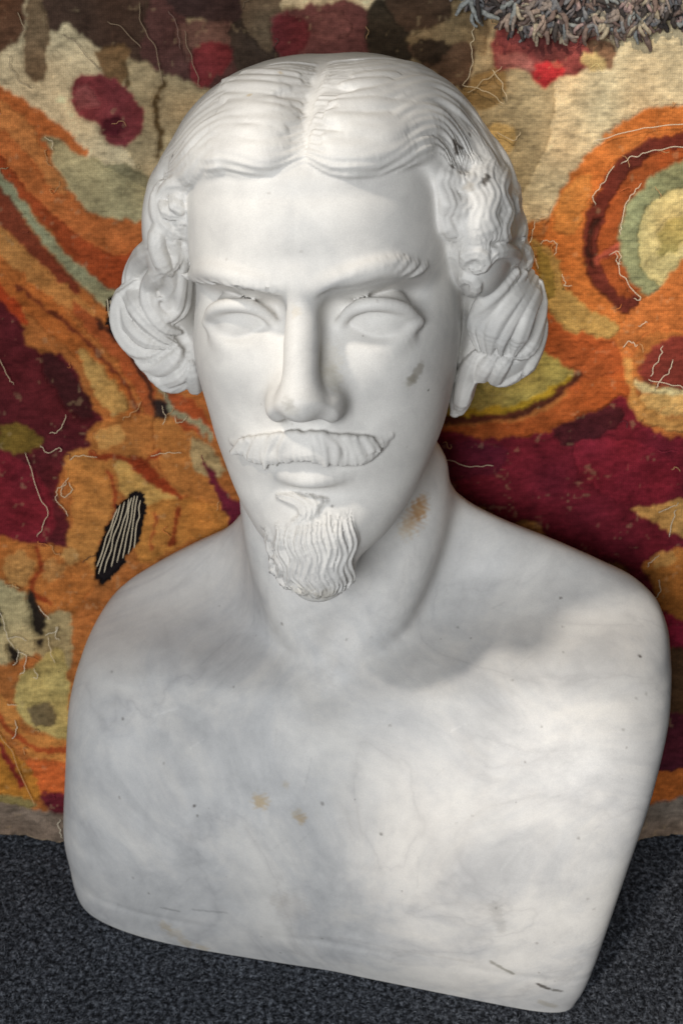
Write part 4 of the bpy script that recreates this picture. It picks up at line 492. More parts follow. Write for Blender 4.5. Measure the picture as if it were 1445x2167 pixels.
BROW_LOCKS = [
 (4.2,'spin',0.85,0,3,0.15,[(-9.6,-101.1,17.3),(-21.0,-102.3,20.1),(-34.8,-99.0,22.8),(-50.0,-86.5,22.7),(-70.1,-50.7,12.7)]),
 (3.6,'spin',0.9,0,3,0.3,[(7.2,-101.6,17.3),(17.4,-103.1,21.4),(30.2,-100.9,25.0),(43.5,-93.3,26.1),(57.7,-73.8,19.3)]),
 (1.5,'spin',1,0,3,-0.55,[(8.0,-100.7,16.4),(10.6,-101.8,18.5),(14.2,-102.7,20.6)]),
 (1.5,'spin',1,0,3,-0.55,[(12.7,-101.9,18.7),(15.4,-103.0,20.9),(18.8,-103.1,22.8)]),
 (1.5,'spin',1,0,3,-0.55,[(17.4,-102.7,20.9),(19.9,-103.4,23.0),(23.1,-102.5,24.6)]),
 (1.5,'spin',1,0,3,-0.55,[(21.9,-103.1,22.9),(24.2,-102.3,24.6),(27.5,-101.5,26.2)]),
 (1.5,'spin',1,0,3,-0.55,[(26.2,-102.1,24.3),(28.5,-101.4,26.0),(31.6,-99.6,27.4)]),
 (1.5,'spin',1,0,3,-0.55,[(30.5,-100.7,25.4),(32.7,-99.6,27.0),(35.8,-97.3,28.3)]),
 (1.5,'spin',1,0,3,-0.55,[(34.6,-99.0,26.1),(36.8,-97.3,27.6),(39.9,-95.1,28.9)]),
 (1.5,'spin',1,0,3,-0.55,[(38.7,-96.4,26.3),(40.9,-94.7,27.8),(44.0,-92.0,29.0)]),
 (1.5,'spin',1,0,3,-0.55,[(42.8,-93.8,26.2),(45.0,-91.7,27.5),(48.0,-88.6,28.7)]),
 (1.5,'spin',1,0,3,-0.55,[(46.8,-90.2,24.5),(49.0,-88.1,25.9),(52.0,-84.4,26.9)]),
 (1.5,'spin',1,0,3,-0.55,[(50.7,-85.2,22.1),(52.9,-83.1,23.5),(56.0,-79.5,24.5)]),
 (1.5,'spin',1,0,3,-0.55,[(54.5,-78.3,19.2),(56.8,-76.7,20.7),(59.8,-72.1,21.6)]),
 (1.5,'spin',1,0,3,-1.3,[(-12.0,-100.1,16.9),(-14.2,-101.7,18.7),(-17.1,-102.5,20.1)]),
 (1.5,'spin',1,0,3,-1.3,[(-17.0,-100.4,17.7),(-19.2,-102.0,19.6),(-22.2,-102.4,20.9)]),
 (1.5,'spin',1,0,3,-1.3,[(-22.0,-100.8,18.6),(-24.3,-101.9,20.3),(-27.4,-101.8,21.5)]),
 (1.5,'spin',1,0,3,-1.3,[(-27.2,-100.2,19.2),(-29.8,-100.4,20.7),(-33.1,-99.4,21.7)]),
 (1.5,'spin',1,0,3,-1.3,[(-32.9,-97.8,19.4),(-35.5,-97.6,20.8),(-39.1,-95.6,21.6)]),
 (1.5,'spin',1,0,3,-1.3,[(-39.1,-93.6,19.2),(-41.8,-92.9,20.5),(-45.7,-90.0,21.0)]),
 (1.5,'spin',1,0,3,-1.3,[(-46.2,-86.0,18.1),(-49.2,-84.4,19.3),(-53.6,-79.7,19.4)]),
 (1.5,'spin',1,0,3,-1.3,[(-54.6,-73.9,16.0),(-58.2,-70.4,16.8),(-67.4,-48.3,12.9)]),
 (1.5,'spin',1,0,3,-1.3,[(-67.3,-46.7,10.5),(-69.1,-50.4,12.9),(-71.5,-53.7,15.0)]),
]
NBEARD = 21
# marks on the stone: (centre, radius | (other end, half width), tint, strength)
STAINS = [
 ((45.4,-17.7,287.3),9,(0.8,0.52,0.26),0.8),
 ((42.0,-21.4,283.4),11,(0.8,0.52,0.26),0.5),
 ((47.8,-14.0,291.2),7,(0.8,0.52,0.26),0.5),
 ((38.5,-25.7,278.6),9,(0.86,0.72,0.5),0.4),
 ((-48.4,-86.5,127.0),6.5,(0.88,0.68,0.42),0.85),
 ((-26.1,-90.8,121.3),5,(0.86,0.72,0.5),0.5),
 ((-23.8,-91.6,118.5),4.5,(0.88,0.68,0.42),0.7),
 ((-32.7,-85.6,138.6),3,(0.86,0.72,0.5),0.4),
 ((37.0,-72.3,386.8),((41.0,-69.8,392.2),4.2),(0.6,0.57,0.52),0.85),
 ((36.0,-72.8,385.4),5,(0.7,0.68,0.63),0.7),
 ((57.3,-39.3,502.3),((58.8,-41.1,497.4),2.2),(0.12,0.1,0.085),0.95),
 ((58.9,-38.6,501.0),((61.6,-36.1,498.6),1.6),(0.12,0.1,0.085),0.9),
 ((66.4,-23.7,503.8),2.0,(0.12,0.1,0.085),0.9),
 ((55.8,-48.8,491.5),1.8,(0.12,0.1,0.085),0.9),
 ((60.2,-48.7,488.2),1.7,(0.12,0.1,0.085),0.9),
 ((73.0,-45.7,483.2),((75.1,-43.5,485.5),2.6),(0.12,0.1,0.085),0.9),
 ((64.5,-49.2,481.4),4,(0.8,0.72,0.62),0.6),
 ((-88.8,-22.7,492.8),2.2,(0.12,0.1,0.085),0.6),
 ((-31.1,-29.0,534.6),1.6,(0.86,0.72,0.5),0.8),
 ((-45.8,-45.8,525.3),1.8,(0.86,0.72,0.5),0.8),
 ((-26.2,-110.2,385.6),5,(0.72,0.71,0.69),0.6),
 ((-25.3,-111.2,382.7),6,(0.74,0.73,0.7),0.5),
 ((-5.4,-88.5,392.1),10,(0.9,0.87,0.79),0.6),
 ((-23.0,-88.1,426.5),4,(0.9,0.84,0.74),0.6),
 ((-7.9,-82.8,400.3),12,(0.92,0.89,0.83),0.6),
 ((46.3,-62.5,377.0),1.3,(0.12,0.1,0.085),0.8),
 ((11.1,-74.7,410.0),1.0,(0.12,0.1,0.085),0.7),
 ((-5.0,-84.5,318.5),1.2,(0.12,0.1,0.085),0.7),
 ((31.3,-76.9,452.5),1.3,(0.5,0.47,0.43),0.7),
 ((-21.3,-93.3,270.8),9,(0.86,0.82,0.74),0.5),
 ((-8.4,-94.8,269.6),8,(0.72,0.68,0.6),0.6),
 ((175.5,-59.2,210.6),1.7,(0.12,0.1,0.085),0.9),
 ((134.3,-17.8,228.0),1.4,(0.12,0.1,0.085),0.8),
 ((-88.8,-79.6,118.7),1.6,(0.12,0.1,0.085),0.8),
 ((-29.9,-92.3,51.8),16,(0.84,0.82,0.81),0.6),
 ((-38.5,-92.1,57.1),9,(0.84,0.82,0.8),0.5),
 ((-10.6,-56.9,192.9),9,(0.8,0.79,0.78),0.5),
 ((-114.0,-67.0,14.0),7,(0.86,0.72,0.5),0.5),
 ((-101.4,-63.9,-2.8),8,(0.86,0.72,0.5),0.5),
 ((-90.6,-65.0,-5.8),6,(0.86,0.72,0.5),0.5),
 ((-108.3,-66.4,7.5),9,(0.86,0.72,0.5),0.35),
 ((91.0,-116.2,30.9),((104.2,-117.7,22.9),1.8),(0.4,0.39,0.35),0.8),
 ((120.1,-119.7,16.6),((126.0,-120.1,13.2),2.2),(0.12,0.1,0.085),0.85),
 ((129.5,-120.1,12.5),((133.3,-120.2,11.8),2.0),(0.25,0.23,0.2),0.8),
 ((123.7,-113.7,-3.9),((131.5,-112.6,-8.1),4),(0.75,0.7,0.6),0.6),
 ((89.9,-118.9,76.9),((95.4,-120.0,60.0),5),(0.62,0.61,0.6),0.4),
 ((-115.3,-71.5,33.5),((-102.9,-74.9,33.3),1.2),(0.5,0.5,0.5),0.6),
 ((-93.4,-78.0,37.2),((-72.0,-82.6,39.4),1.3),(0.5,0.5,0.5),0.5),
 ((-129.1,-64.3,23.2),((-6.7,-91.5,26.5),1.6),(0.86,0.855,0.85),0.5),
 ((-0.7,-92.9,27.9),((80.0,-113.2,28.0),1.8),(0.84,0.83,0.82),0.5),
 ((28.5,-82.3,178.1),1.121440343877227,(0.35,0.33,0.31),0.5685235445145471),
 ((78.1,-39.0,211.1),0.9310375391902651,(0.35,0.33,0.31),0.7825861060639542),
 ((-144.2,-19.9,176.3),1.4099193786571271,(0.35,0.33,0.31),0.5946226652447639),
 ((60.3,-36.6,210.0),1.0118017912066977,(0.35,0.33,0.31),0.6237705607336631),
 ((100.0,-111.0,144.7),0.9641280471414255,(0.35,0.33,0.31),0.7897837353316941),
 ((-108.1,-63.4,138.2),1.2521096840666783,(0.35,0.33,0.31),0.543617276078384),
 ((-12.1,-90.2,25.0),1.1724814209516763,(0.35,0.33,0.31),0.6426612006273421),
 ((169.3,-84.7,197.6),1.4368741127326707,(0.35,0.33,0.31),0.5628349846429441),
 ((-50.4,-82.3,19.5),0.9392980489022619,(0.35,0.33,0.31),0.7899948048599114),
 ((126.4,-124.5,54.1),0.9358543604579069,(0.35,0.33,0.31),0.5074625175494801),
 ((105.2,-101.5,165.8),0.9031878951765773,(0.35,0.33,0.31),0.7116788294632617),
 ((119.1,-121.7,27.5),0.9903984776451148,(0.35,0.33,0.31),0.5133797387175815),
 ((133.3,-36.7,218.3),1.0645623409910239,(0.35,0.33,0.31),0.6032932180042028),
 ((-11.3,-91.7,129.4),1.4212105575364578,(0.35,0.33,0.31),0.6840685090835033),
 ((66.3,-110.2,129.6),1.0264971871043307,(0.35,0.33,0.31),0.6023465990289506),
 ((134.7,-123.4,129.2),1.138541559673581,(0.35,0.33,0.31),0.636843848397623),
 ((-86.9,-82.1,113.4),1.0881747166108882,(0.35,0.33,0.31),0.7516296961663542),
 ((129.0,-121.5,21.1),1.4009838711590472,(0.35,0.33,0.31),0.426668512436149),
 ((91.1,-119.3,75.2),1.423345332589411,(0.35,0.33,0.31),0.6212524727902092),
 ((8.0,-94.9,135.1),0.992959966701952,(0.35,0.33,0.31),0.8306299167039507),
 ((175.7,-80.1,198.1),1.4744016844199284,(0.35,0.33,0.31),0.4936981461111216),
 ((-131.5,-70.8,56.5),1.3898436875506157,(0.35,0.33,0.31),0.48987784128765954),
 ((160.8,-107.6,180.0),1.0115208580242823,(0.35,0.33,0.31),0.5352585101536862),
 ((-122.0,-72.0,45.1),1.0711877000829384,(0.35,0.33,0.31),0.7119832424679173),
 ((3.0,-47.1,215.2),1.2523472690079207,(0.35,0.33,0.31),0.8352289511384174),
 ((83.6,-99.1,160.9),1.0557674299638875,(0.35,0.33,0.31),0.7924470170608668),
 ((143.1,-124.8,87.0),1.3841199629380345,(0.35,0.33,0.31),0.4187816685467258),
 ((-79.7,-82.1,118.8),0.9471371104124812,(0.35,0.33,0.31),0.6656117323089562),
 ((159.4,-100.8,187.5),1.3142255355113237,(0.35,0.33,0.31),0.49085340871540817),
 ((116.2,-122.8,52.1),1.3891407924356827,(0.35,0.33,0.31),0.5983349786829391),
 ((-35.2,-42.2,223.5),1.4087888460809221,(0.35,0.33,0.31),0.8067191217925367),
 ((36.0,-108.8,79.0),1.0367344336655218,(0.35,0.33,0.31),0.740178294684116),
 ((-70.5,-87.8,71.7),0.9071831060814656,(0.35,0.33,0.31),0.5731137249466499),
 ((-77.9,11.2,206.3),1.055691186998146,(0.35,0.33,0.31),0.8133492563580409),
 ((-52.6,-20.7,202.5),1.3000830191895436,(0.35,0.33,0.31),0.7475237678344193),
 ((-39.1,-79.1,2.9),1.3182776325664332,(0.35,0.33,0.31),0.6418957119795001),
 ((147.5,-124.4,79.4),1.262554096341938,(0.35,0.33,0.31),0.5130771281048193),
 ((23.5,-103.4,116.3),1.4381272067130668,(0.35,0.33,0.31),0.8224956772707481),
 ((-136.8,-64.3,113.5),1.4623172401592366,(0.35,0.33,0.31),0.5939588636004245),
 ((100.0,-71.1,201.4),1.4226910823174919,(0.35,0.33,0.31),0.4784669207773362),
 ((-65.2,-51.0,184.6),0.9852588258406777,(0.35,0.33,0.31),0.7012494599241188),
 ((131.1,-56.3,211.8),1.019520702816055,(0.35,0.33,0.31),0.5788233863195628),
 ((-51.6,-91.2,101.6),0.9702354090901859,(0.35,0.33,0.31),0.6621808123772558),
 ((17.4,-48.1,217.8),1.1688799760449793,(0.35,0.33,0.31),0.5686490602844252),
 ((-135.0,-43.3,157.1),1.2856182947563455,(0.35,0.33,0.31),0.793883520126347),
 ((75.7,-109.9,134.7),1.416704043299752,(0.35,0.33,0.31),0.5152573332326207),
 ((70.9,-29.7,213.9),1.0857296317490754,(0.35,0.33,0.31),0.5940109667661089),
 ((115.2,-92.4,183.5),1.2713338875286684,(0.35,0.33,0.31),0.8437118102787389),
 ((158.0,-116.0,165.2),1.0255815519050602,(0.35,0.33,0.31),0.6769695025404263),
 ((26.8,-74.5,409.0),1.0990770779371508,(0.5,0.46,0.42),0.3639976516122345),
 ((-35.6,-77.3,482.9),0.8230280591328799,(0.5,0.46,0.42),0.438147120339321),
 ((23.3,-85.5,449.2),1.181256378552788,(0.5,0.46,0.42),0.40541787590433054),
 ((-25.9,-81.5,364.7),1.0641119740996332,(0.5,0.46,0.42),0.46030571288091),
 ((-41.4,-75.8,493.6),0.8655030007514434,(0.5,0.46,0.42),0.3496135020162157),
 ((-19.7,-84.9,456.2),1.018858213482374,(0.5,0.46,0.42),0.3779516441419663),
 ((13.0,-86.9,349.4),1.127125780320136,(0.5,0.46,0.42),0.4729550206929086),
 ((-41.9,-74.0,373.4),1.1344730001777368,(0.5,0.46,0.42),0.3282397584845398),
 ((35.1,-69.2,347.4),0.8809689174679795,(0.5,0.46,0.42),0.35504153877010747),
 ((17.9,-80.7,430.3),0.8295846547735352,(0.5,0.46,0.42),0.4840170552359216),
 ((31.8,-75.7,385.2),0.820354888645971,(0.5,0.46,0.42),0.3128024095482563),
 ((-8.0,-82.8,400.2),1.1682575121469372,(0.5,0.46,0.42),0.5133110745464625),
 ((12.5,-79.7,359.8),0.962727246023844,(0.5,0.46,0.42),0.35158146191821094),
 ((-57.6,-74.3,449.5),1.1457724197220784,(0.5,0.46,0.42),0.4646930707716279),
 ((-147.1,-55.1,15.0),((-145.1,-58.3,24.8),1.0143895031705776),(0.8,0.8,0.8),0.3150832310369703),
 ((-24.7,-94.1,104.0),((-16.3,-93.6,112.3),1.0356979710773242),(0.8,0.8,0.8),0.49213359454879146),
 ((-51.4,-16.9,217.3),((-41.3,-37.1,242.0),0.8844536478143602),(0.8,0.8,0.8),0.4165129470774584),
 ((66.0,-10.8,226.9),((64.0,-7.3,231.1),0.7433660294945625),(0.8,0.8,0.8),0.42506512709484146),
 ((54.8,-99.1,154.6),((65.2,-95.6,164.4),0.713958513241693),(0.8,0.8,0.8),0.4994619437568688),
 ((114.2,-122.6,96.2),((126.5,-123.8,100.8),0.759989678478273),(0.8,0.8,0.8),0.5552385415743256),
 ((45.3,-111.1,83.2),((45.1,-110.0,104.9),0.8096056671478341),(0.8,0.8,0.8),0.5805216847780232),
 ((92.4,-20.0,221.6),((102.0,-16.4,224.5),0.9552718019993393),(0.8,0.8,0.8),0.5516987896212342),
 ((100.0,-92.6,175.7),((104.7,-90.7,181.4),0.7905929389065279),(0.8,0.8,0.8),0.4630777601199013),
 ((123.4,-108.7,167.4),((129.1,-107.8,172.2),1.0928495156477775),(0.8,0.8,0.8),0.34539546592013615),
 ((-58.2,-90.1,94.1),((-47.2,-89.7,114.5),0.924063314724002),(1.18,1.18,1.18),0.480173594739306),
 ((63.6,-88.3,178.4),((78.1,-84.6,184.7),1.0219394099588994),(1.18,1.18,1.18),0.5388260641757847),
 ((99.3,-67.0,204.1),((114.6,-55.1,210.5),0.856000169324281),(0.8,0.8,0.8),0.5609789731656624),
 ((109.2,-113.8,143.0),((123.6,-115.4,153.1),0.8946671497577064),(0.8,0.8,0.8),0.3529378194336266),
 ((-109.7,-75.0,43.6),((-93.3,-82.8,67.2),0.8293630852604938),(0.8,0.8,0.8),0.48471074748894916),
 ((-35.3,-39.9,240.4),((-30.3,-40.3,243.4),0.8804619139335601),(0.8,0.8,0.8),0.30824101861525877),
 ((-133.0,-46.3,153.7),((-126.1,-41.5,162.7),1.0017423595076225),(0.8,0.8,0.8),0.32641991910698137),
 ((-118.1,-44.8,159.0),((-100.0,-47.3,167.3),1.051396100738111),(1.18,1.18,1.18),0.5581528191436778),
 ((-22.0,-87.7,136.9),((-17.5,-82.1,154.8),0.9352475154321926),(0.8,0.8,0.8),0.5660811973645883),
 ((76.0,-114.7,46.4),((72.6,-115.1,60.4),0.7429479415080542),(1.18,1.18,1.18),0.3451724406016523),
 ((73.2,-112.5,126.0),((84.1,-113.3,128.5),0.8718225582402528),(1.18,1.18,1.18),0.4809861497225205),
 ((-42.5,-92.5,95.9),((-32.9,-93.2,104.0),0.9808126957321524),(0.8,0.8,0.8),0.4283354447102482),
 ((92.6,-119.5,103.1),((103.8,-118.6,120.8),0.8561065437817849),(1.18,1.18,1.18),0.5328440606409321),
 ((86.6,-80.5,190.9),((101.6,-78.9,195.1),0.7250563312485305),(1.18,1.18,1.18),0.3046744533139709),
 ((-91.3,-63.9,149.6),((-83.5,-63.7,155.4),1.0689136240788724),(1.18,1.18,1.18),0.5252802101512205),
 ((-39.5,-77.2,156.2),((-38.4,-71.6,167.9),0.937830085619249),(0.8,0.8,0.8),0.3472953695723522),
]
# ---------------------------------------------------------------- the bust: everything together
def grad_of(fn, q, h=.6):
    g = np.stack([fn(q + np.eye(3, dtype=f32)[k]*h) - fn(q - np.eye(3, dtype=f32)[k]*h) for k in range(3)], 1)
    return g/(np.linalg.norm(g, axis=1, keepdims=True) + 1e-9)
def prep_locks(locks, base):
    out = []
    for r, prof, flat, groove, ng, sink, pts in locks:
        p = np.array(pts, f32); n = grad_of(base, p)
        out.append((p - n*(r*sink), n, r, prof, flat, groove, ng))
    return out
HAIR_L = prep_locks(HAIR_LOCKS, hair_base); CURL_L = prep_locks(CURL_LOCKS, hair_base); CARVE_L = prep_locks(CARVE_LOCKS, hair_base)
BEARD_L = prep_locks(BEARD_LOCKS[:NBEARD], beard_base) + prep_locks(BEARD_LOCKS[NBEARD:], skull_sdf)
STACHE_L = prep_locks(STACHE_LOCKS, lambda q: skull_sdf(q))
BROW_L = prep_locks(BROW_LOCKS, lambda q: skull_sdf(q))
NSTEP = [3.4]
def union_locks(f, q, L, k, cut=False):
    for p, n, r, prof, flat, groove, ng in L:
        i, d = tube(q, p, r, prof, NSTEP[0] if r > 3 else 2.2, n, flat, groove, ng, 6.0)
        if len(i): f[i] = smax(f[i], -d, k) if cut else smin(f[i], d, k)
    return f
BODY, HAIRP, STACHE, BEARD, BROWL, BROWR, EYEL, EYER = range(8)
def bust_eval(P, want_tag=False):
    P = P.astype(f32); f = torso_sdf(P); tag = np.zeros(len(P), np.int8)
    m = np.nonzero(P[:, 2] > 240)[0]
    if len(m) == 0: return (f, tag) if want_tag else f
    q = head_local(P[m]); big = np.full(len(m), 60., f32)
    body = smin(f[m], face_sdf(P[m], q), 9)
    hair = union_locks(hair_base(q), q, HAIR_L, 3.0)
    hair = union_locks(hair, q, CARVE_L, 2.0, True)
    hair = union_locks(hair, q, CURL_L, 1.1)
    beard = big.copy(); j = np.nonzero((q[:, 2] < -85) & (q[:, 1] < -30))[0]
    if len(j): beard[j] = union_locks(beard_base(q[j]), q[j], BEARD_L[:NBEARD], 1.4)
    tuft = union_locks(big.copy(), q, BEARD_L[NBEARD:], 1.0)
    st = union_locks(big.copy(), q, STACHE_L, 1.7)
    bw = union_locks(big.copy(), q, BROW_L, 2.0)
    tot = smin(body, hair, 2.5); tot = smin(smin(tot, beard, 5.0), tuft, 2.2); beard = np.minimum(beard, tuft); tot = smin(tot, st, 2.0); tot = smin(tot, bw, 5.0)
    f[m] = tot
    if want_tag:
        t = np.zeros(len(m), np.int8)
        eb = np.full(len(m), 60., f32); e = np.nonzero((q[:, 1] < -70) & (np.abs(q[:, 2]) < 30))[0]
        if len(e): eb[e] = ell(np.abs(q[e, 0]), q[e, 1], q[e, 2], (34.5, -71, -4.5), (18.5, 15.5, 17))
        t[(eb < .35)] = np.where(q[eb < .35, 0] < 0, EYEL, EYER)
        c = np.stack([body, hair, st, beard, bw + .6], 1); a = c.argmin(1)
        for k, v in ((1, HAIRP), (2, STACHE), (3, BEARD)): t[a == k] = v
        t[a == 4] = np.where(q[a == 4, 0] < 0, BROWL, BROWR)
        tag[m] = t; return f, tag
    return f

def surface_nets(lo, hi, h):
    n = np.ceil((hi - lo)/h).astype(int) + 1; kc = 4
    nc = (n + kc - 1)//kc + 1
    ax = [lo[k] + np.arange(nc[k])*h*kc for k in range(3)]
    G = np.stack(np.meshgrid(*ax, indexing='ij'), -1).reshape(-1, 3)
    F = bust_eval(G).reshape(nc)
    near = np.abs(F) < 2.6*h*kc
    sg = F < 0
    for k in range(3):
        a = [slice(None)]*3; b = [slice(None)]*3; a[k] = slice(1, None); b[k] = slice(None, -1)
        d = sg[tuple(a)] != sg[tuple(b)]; near[tuple(a)] |= d; near[tuple(b)] |= d
    up = lambda A: np.repeat(np.repeat(np.repeat(A, kc, 0), kc, 1), kc, 2)
    D = np.roll(up(F), (kc//2,)*3, (0, 1, 2)); N = np.roll(up(near), (kc//2,)*3, (0, 1, 2))
    ii = np.argwhere(N); vals = bust_eval(lo + ii*h)
    D[ii[:, 0], ii[:, 1], ii[:, 2]] = vals
    S = D < 0
    c = np.zeros(np.array(S.shape) - 1, np.int8)
    for a in (0, 1):
        for b in (0, 1):
            for e in (0, 1): c += S[a:a+c.shape[0], b:b+c.shape[1], e:e+c.shape[2]]
    cells = np.argwhere((c > 0) & (c < 8)); vid = np.full(c.shape, -1, np.int32); vid[tuple(cells.T)] = np.arange(len(cells))
    acc = np.zeros((len(cells), 3)); cnt = np.zeros(len(cells))
    cor = [(a, b, e) for a in (0, 1) for b in (0, 1) for e in (0, 1)]
    for u in cor:
        for k in range(3):
            if u[k]: continue
            w = list(u); w[k] = 1
            A = D[tuple((cells + u).T)]; B = D[tuple((cells + w).T)]; m = (A < 0) != (B < 0)
            t = A[m]/(A[m] - B[m]); pt = np.tile(np.array(u, float), (m.sum(), 1)); pt[:, k] = t
            acc[m] += pt; cnt[m] += 1
    V = lo + (cells + acc/cnt[:, None])*h
    faces = []
    for k in range(3):
        a = [slice(None)]*3; b = [slice(None)]*3; a[k] = slice(1, None); b[k] = slice(None, -1)
        e = np.argwhere(S[tuple(a)] != S[tuple(b)]); u, v = (k+1) % 3, (k+2) % 3
        e = e[(e[:, u] > 0) & (e[:, v] > 0) & (e[:, u] < c.shape[u]) & (e[:, v] < c.shape[v])]
        flip = S[tuple(e.T)]
        q = []
        for du, dv in ((1, 1), (0, 1), (0, 0), (1, 0)):
            p = e.copy(); p[:, u] -= du; p[:, v] -= dv; q.append(vid[tuple(p.T)])
        q = np.stack(q, 1); q[~flip] = q[~flip][:, ::-1]; faces.append(q)
    Fq = np.concatenate(faces); return V, Fq[(Fq >= 0).all(1)]
def settle(V, it, h=.35):
    for _ in range(it):
        V = V.astype(f32); f0 = bust_eval(V)
        g = np.stack([bust_eval(V + np.eye(3, dtype=f32)[k]*h) - f0 for k in range(3)], 1)/h
        g2 = np.maximum((g*g).sum(1), .05)
        V = V - np.clip(f0/g2, -1.5, 1.5)[:, None]*g
    return V, g/np.sqrt(g2)[:, None]
def relax(V, F, amt, it):
    e = np.concatenate([F[:, [0, 1]], F[:, [1, 2]], F[:, [2, 3]], F[:, [3, 0]]])
    for _ in range(it):
        acc = np.zeros_like(V); cnt = np.zeros(len(V))
        np.add.at(acc, e[:, 0], V[e[:, 1]]); np.add.at(cnt, e[:, 0], 1); np.add.at(acc, e[:, 1], V[e[:, 0]]); np.add.at(cnt, e[:, 1], 1)
        V = V*(1-amt) + amt*acc/np.maximum(cnt, 1)[:, None]
    return V
def split4(V, F):
    e = np.sort(np.concatenate([F[:, [0, 1]], F[:, [1, 2]], F[:, [2, 3]], F[:, [3, 0]]]), 1)
    key = e[:, 0].astype(np.int64)*len(V) + e[:, 1]; uk, inv = np.unique(key, return_inverse=True)
    mid = (V[uk//len(V)] + V[uk % len(V)])/2; n = len(V); nf = len(F)
    ei = (inv + n).reshape(4, nf); ce = n + len(uk) + np.arange(nf)
    V2 = np.concatenate([V, mid, V[F].mean(1)])
    Q = np.concatenate([np.stack([F[:, k], ei[k], ce, ei[(k-1) % 4]], 1) for k in range(4)])
    return V2, Q
# ---------------------------------------------------------------- object helpers
def tag(o, label=None, cat=None, group=None, kind=None):
    if label: o['label'] = label
    if cat: o['category'] = cat
    if group: o['group'] = group
    if kind: o['kind'] = kind
    return o
def mesh_obj(name, V, F, mat, parent=None, normals=None, smooth=True):
    me = bpy.data.meshes.new(name); V = np.asarray(V, np.float32); F = np.asarray(F, np.int32)
    me.vertices.add(len(V)); me.vertices.foreach_set('co', V.ravel())
    k = F.shape[1]; me.loops.add(F.size); me.loops.foreach_set('vertex_index', F.ravel())
    me.polygons.add(len(F)); me.polygons.foreach_set('loop_start', np.arange(0, F.size, k, dtype=np.int32))
    me.update(calc_edges=True); me.validate()
    me.polygons.foreach_set('use_smooth', np.full(len(me.polygons), smooth)); me.update()
    if normals is not None: me.normals_split_custom_set_from_vertices(np.asarray(normals, float).tolist())
    me.materials.append(mat)
    o = bpy.data.objects.new(name, me); COL.objects.link(o); o.parent = parent
    return o
class Nodes:
    def __init__(s, name):
        s.m = bpy.data.materials.new(name); s.m.use_nodes = True; s.t = s.m.node_tree; s.b = s.t.nodes['Principled BSDF']; s.out = s.t.nodes['Material Output']
    def n(s, typ, **k):
        nd = s.t.nodes.new(typ)
        for a, v in k.items():
            if a.startswith('i_'):
                key = a[2:]; nd.inputs[int(key) if key.isdigit() else key.replace('_', ' ')].default_value = v
            else: setattr(nd, a, v)
        return nd
    def l(s, a, b): s.t.links.new(a, b)
    def ramp(s, fac, stops, interp='LINEAR'):
        r = s.n('ShaderNodeValToRGB'); r.color_ramp.interpolation = interp; e = r.color_ramp.elements
        while len(e) > 1: e.remove(e[0])
        e[0].position = stops[0][0]; e[0].color = (*stops[0][1], 1)
        for p, c in stops[1:]: x = e.new(p); x.color = (*c, 1)
        s.l(fac, r.inputs[0]); return r.outputs[0]
    def mix(s, fac, a, b, mode='MIX'):
        m = s.n('ShaderNodeMix', data_type='RGBA', blend_type=mode); 
        for i, v in ((0, fac), (6, a), (7, b)):
            if hasattr(v, 'links'): s.l(v, m.inputs[i])
            else: m.inputs[i].default_value = v if i == 0 or len(v) == 4 else (*v, 1)
        return m.outputs[2]
    def noise(s, vec, scale, detail=3, rough=.55, dist=0): 
        x = s.n('ShaderNodeTexNoise', i_Scale=scale, i_Detail=detail, i_Roughness=rough, i_Distortion=dist); s.l(vec, x.inputs['Vector']); return x.outputs[0]
def marble_mat():
    N = Nodes('white_marble'); tc = N.n('ShaderNodeTexCoord').outputs['Object']
    at = N.n('ShaderNodeAttribute', attribute_name='stain'); sep = N.n('ShaderNodeSeparateXYZ'); N.l(tc, sep.inputs[0])
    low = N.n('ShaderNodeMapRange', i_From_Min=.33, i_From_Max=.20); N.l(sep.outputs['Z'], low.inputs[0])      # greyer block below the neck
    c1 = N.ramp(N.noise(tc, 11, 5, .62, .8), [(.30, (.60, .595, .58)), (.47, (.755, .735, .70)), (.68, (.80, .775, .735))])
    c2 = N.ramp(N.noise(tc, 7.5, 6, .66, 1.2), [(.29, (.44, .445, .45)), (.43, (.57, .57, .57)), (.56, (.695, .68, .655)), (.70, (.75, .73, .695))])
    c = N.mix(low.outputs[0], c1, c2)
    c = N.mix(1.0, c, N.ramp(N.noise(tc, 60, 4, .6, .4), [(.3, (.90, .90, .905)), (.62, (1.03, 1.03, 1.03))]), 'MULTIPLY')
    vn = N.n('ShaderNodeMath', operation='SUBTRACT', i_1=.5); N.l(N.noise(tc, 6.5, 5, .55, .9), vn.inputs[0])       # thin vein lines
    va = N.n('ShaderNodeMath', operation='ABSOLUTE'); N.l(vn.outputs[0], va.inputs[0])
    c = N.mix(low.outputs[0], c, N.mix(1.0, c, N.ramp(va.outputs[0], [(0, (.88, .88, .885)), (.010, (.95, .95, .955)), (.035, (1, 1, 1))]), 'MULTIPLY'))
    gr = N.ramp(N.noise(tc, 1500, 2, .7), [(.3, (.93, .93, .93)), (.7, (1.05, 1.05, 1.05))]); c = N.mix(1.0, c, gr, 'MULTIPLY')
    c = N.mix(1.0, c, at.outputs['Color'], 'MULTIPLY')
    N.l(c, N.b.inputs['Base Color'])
    ro = N.n('ShaderNodeMapRange', i_To_Min=.42, i_To_Max=.62); N.l(N.noise(tc, 35, 4, .6), ro.inputs[0]); N.l(ro.outputs[0], N.b.inputs['Roughness'])
    N.b.inputs['Specular IOR Level'].default_value = .3
    bp = N.n('ShaderNodeBump', i_Strength=.12, i_Distance=.0006); N.l(N.noise(tc, 420, 4, .65), bp.inputs['Height']); N.l(bp.outputs[0], N.b.inputs['Normal'])
    return N.m
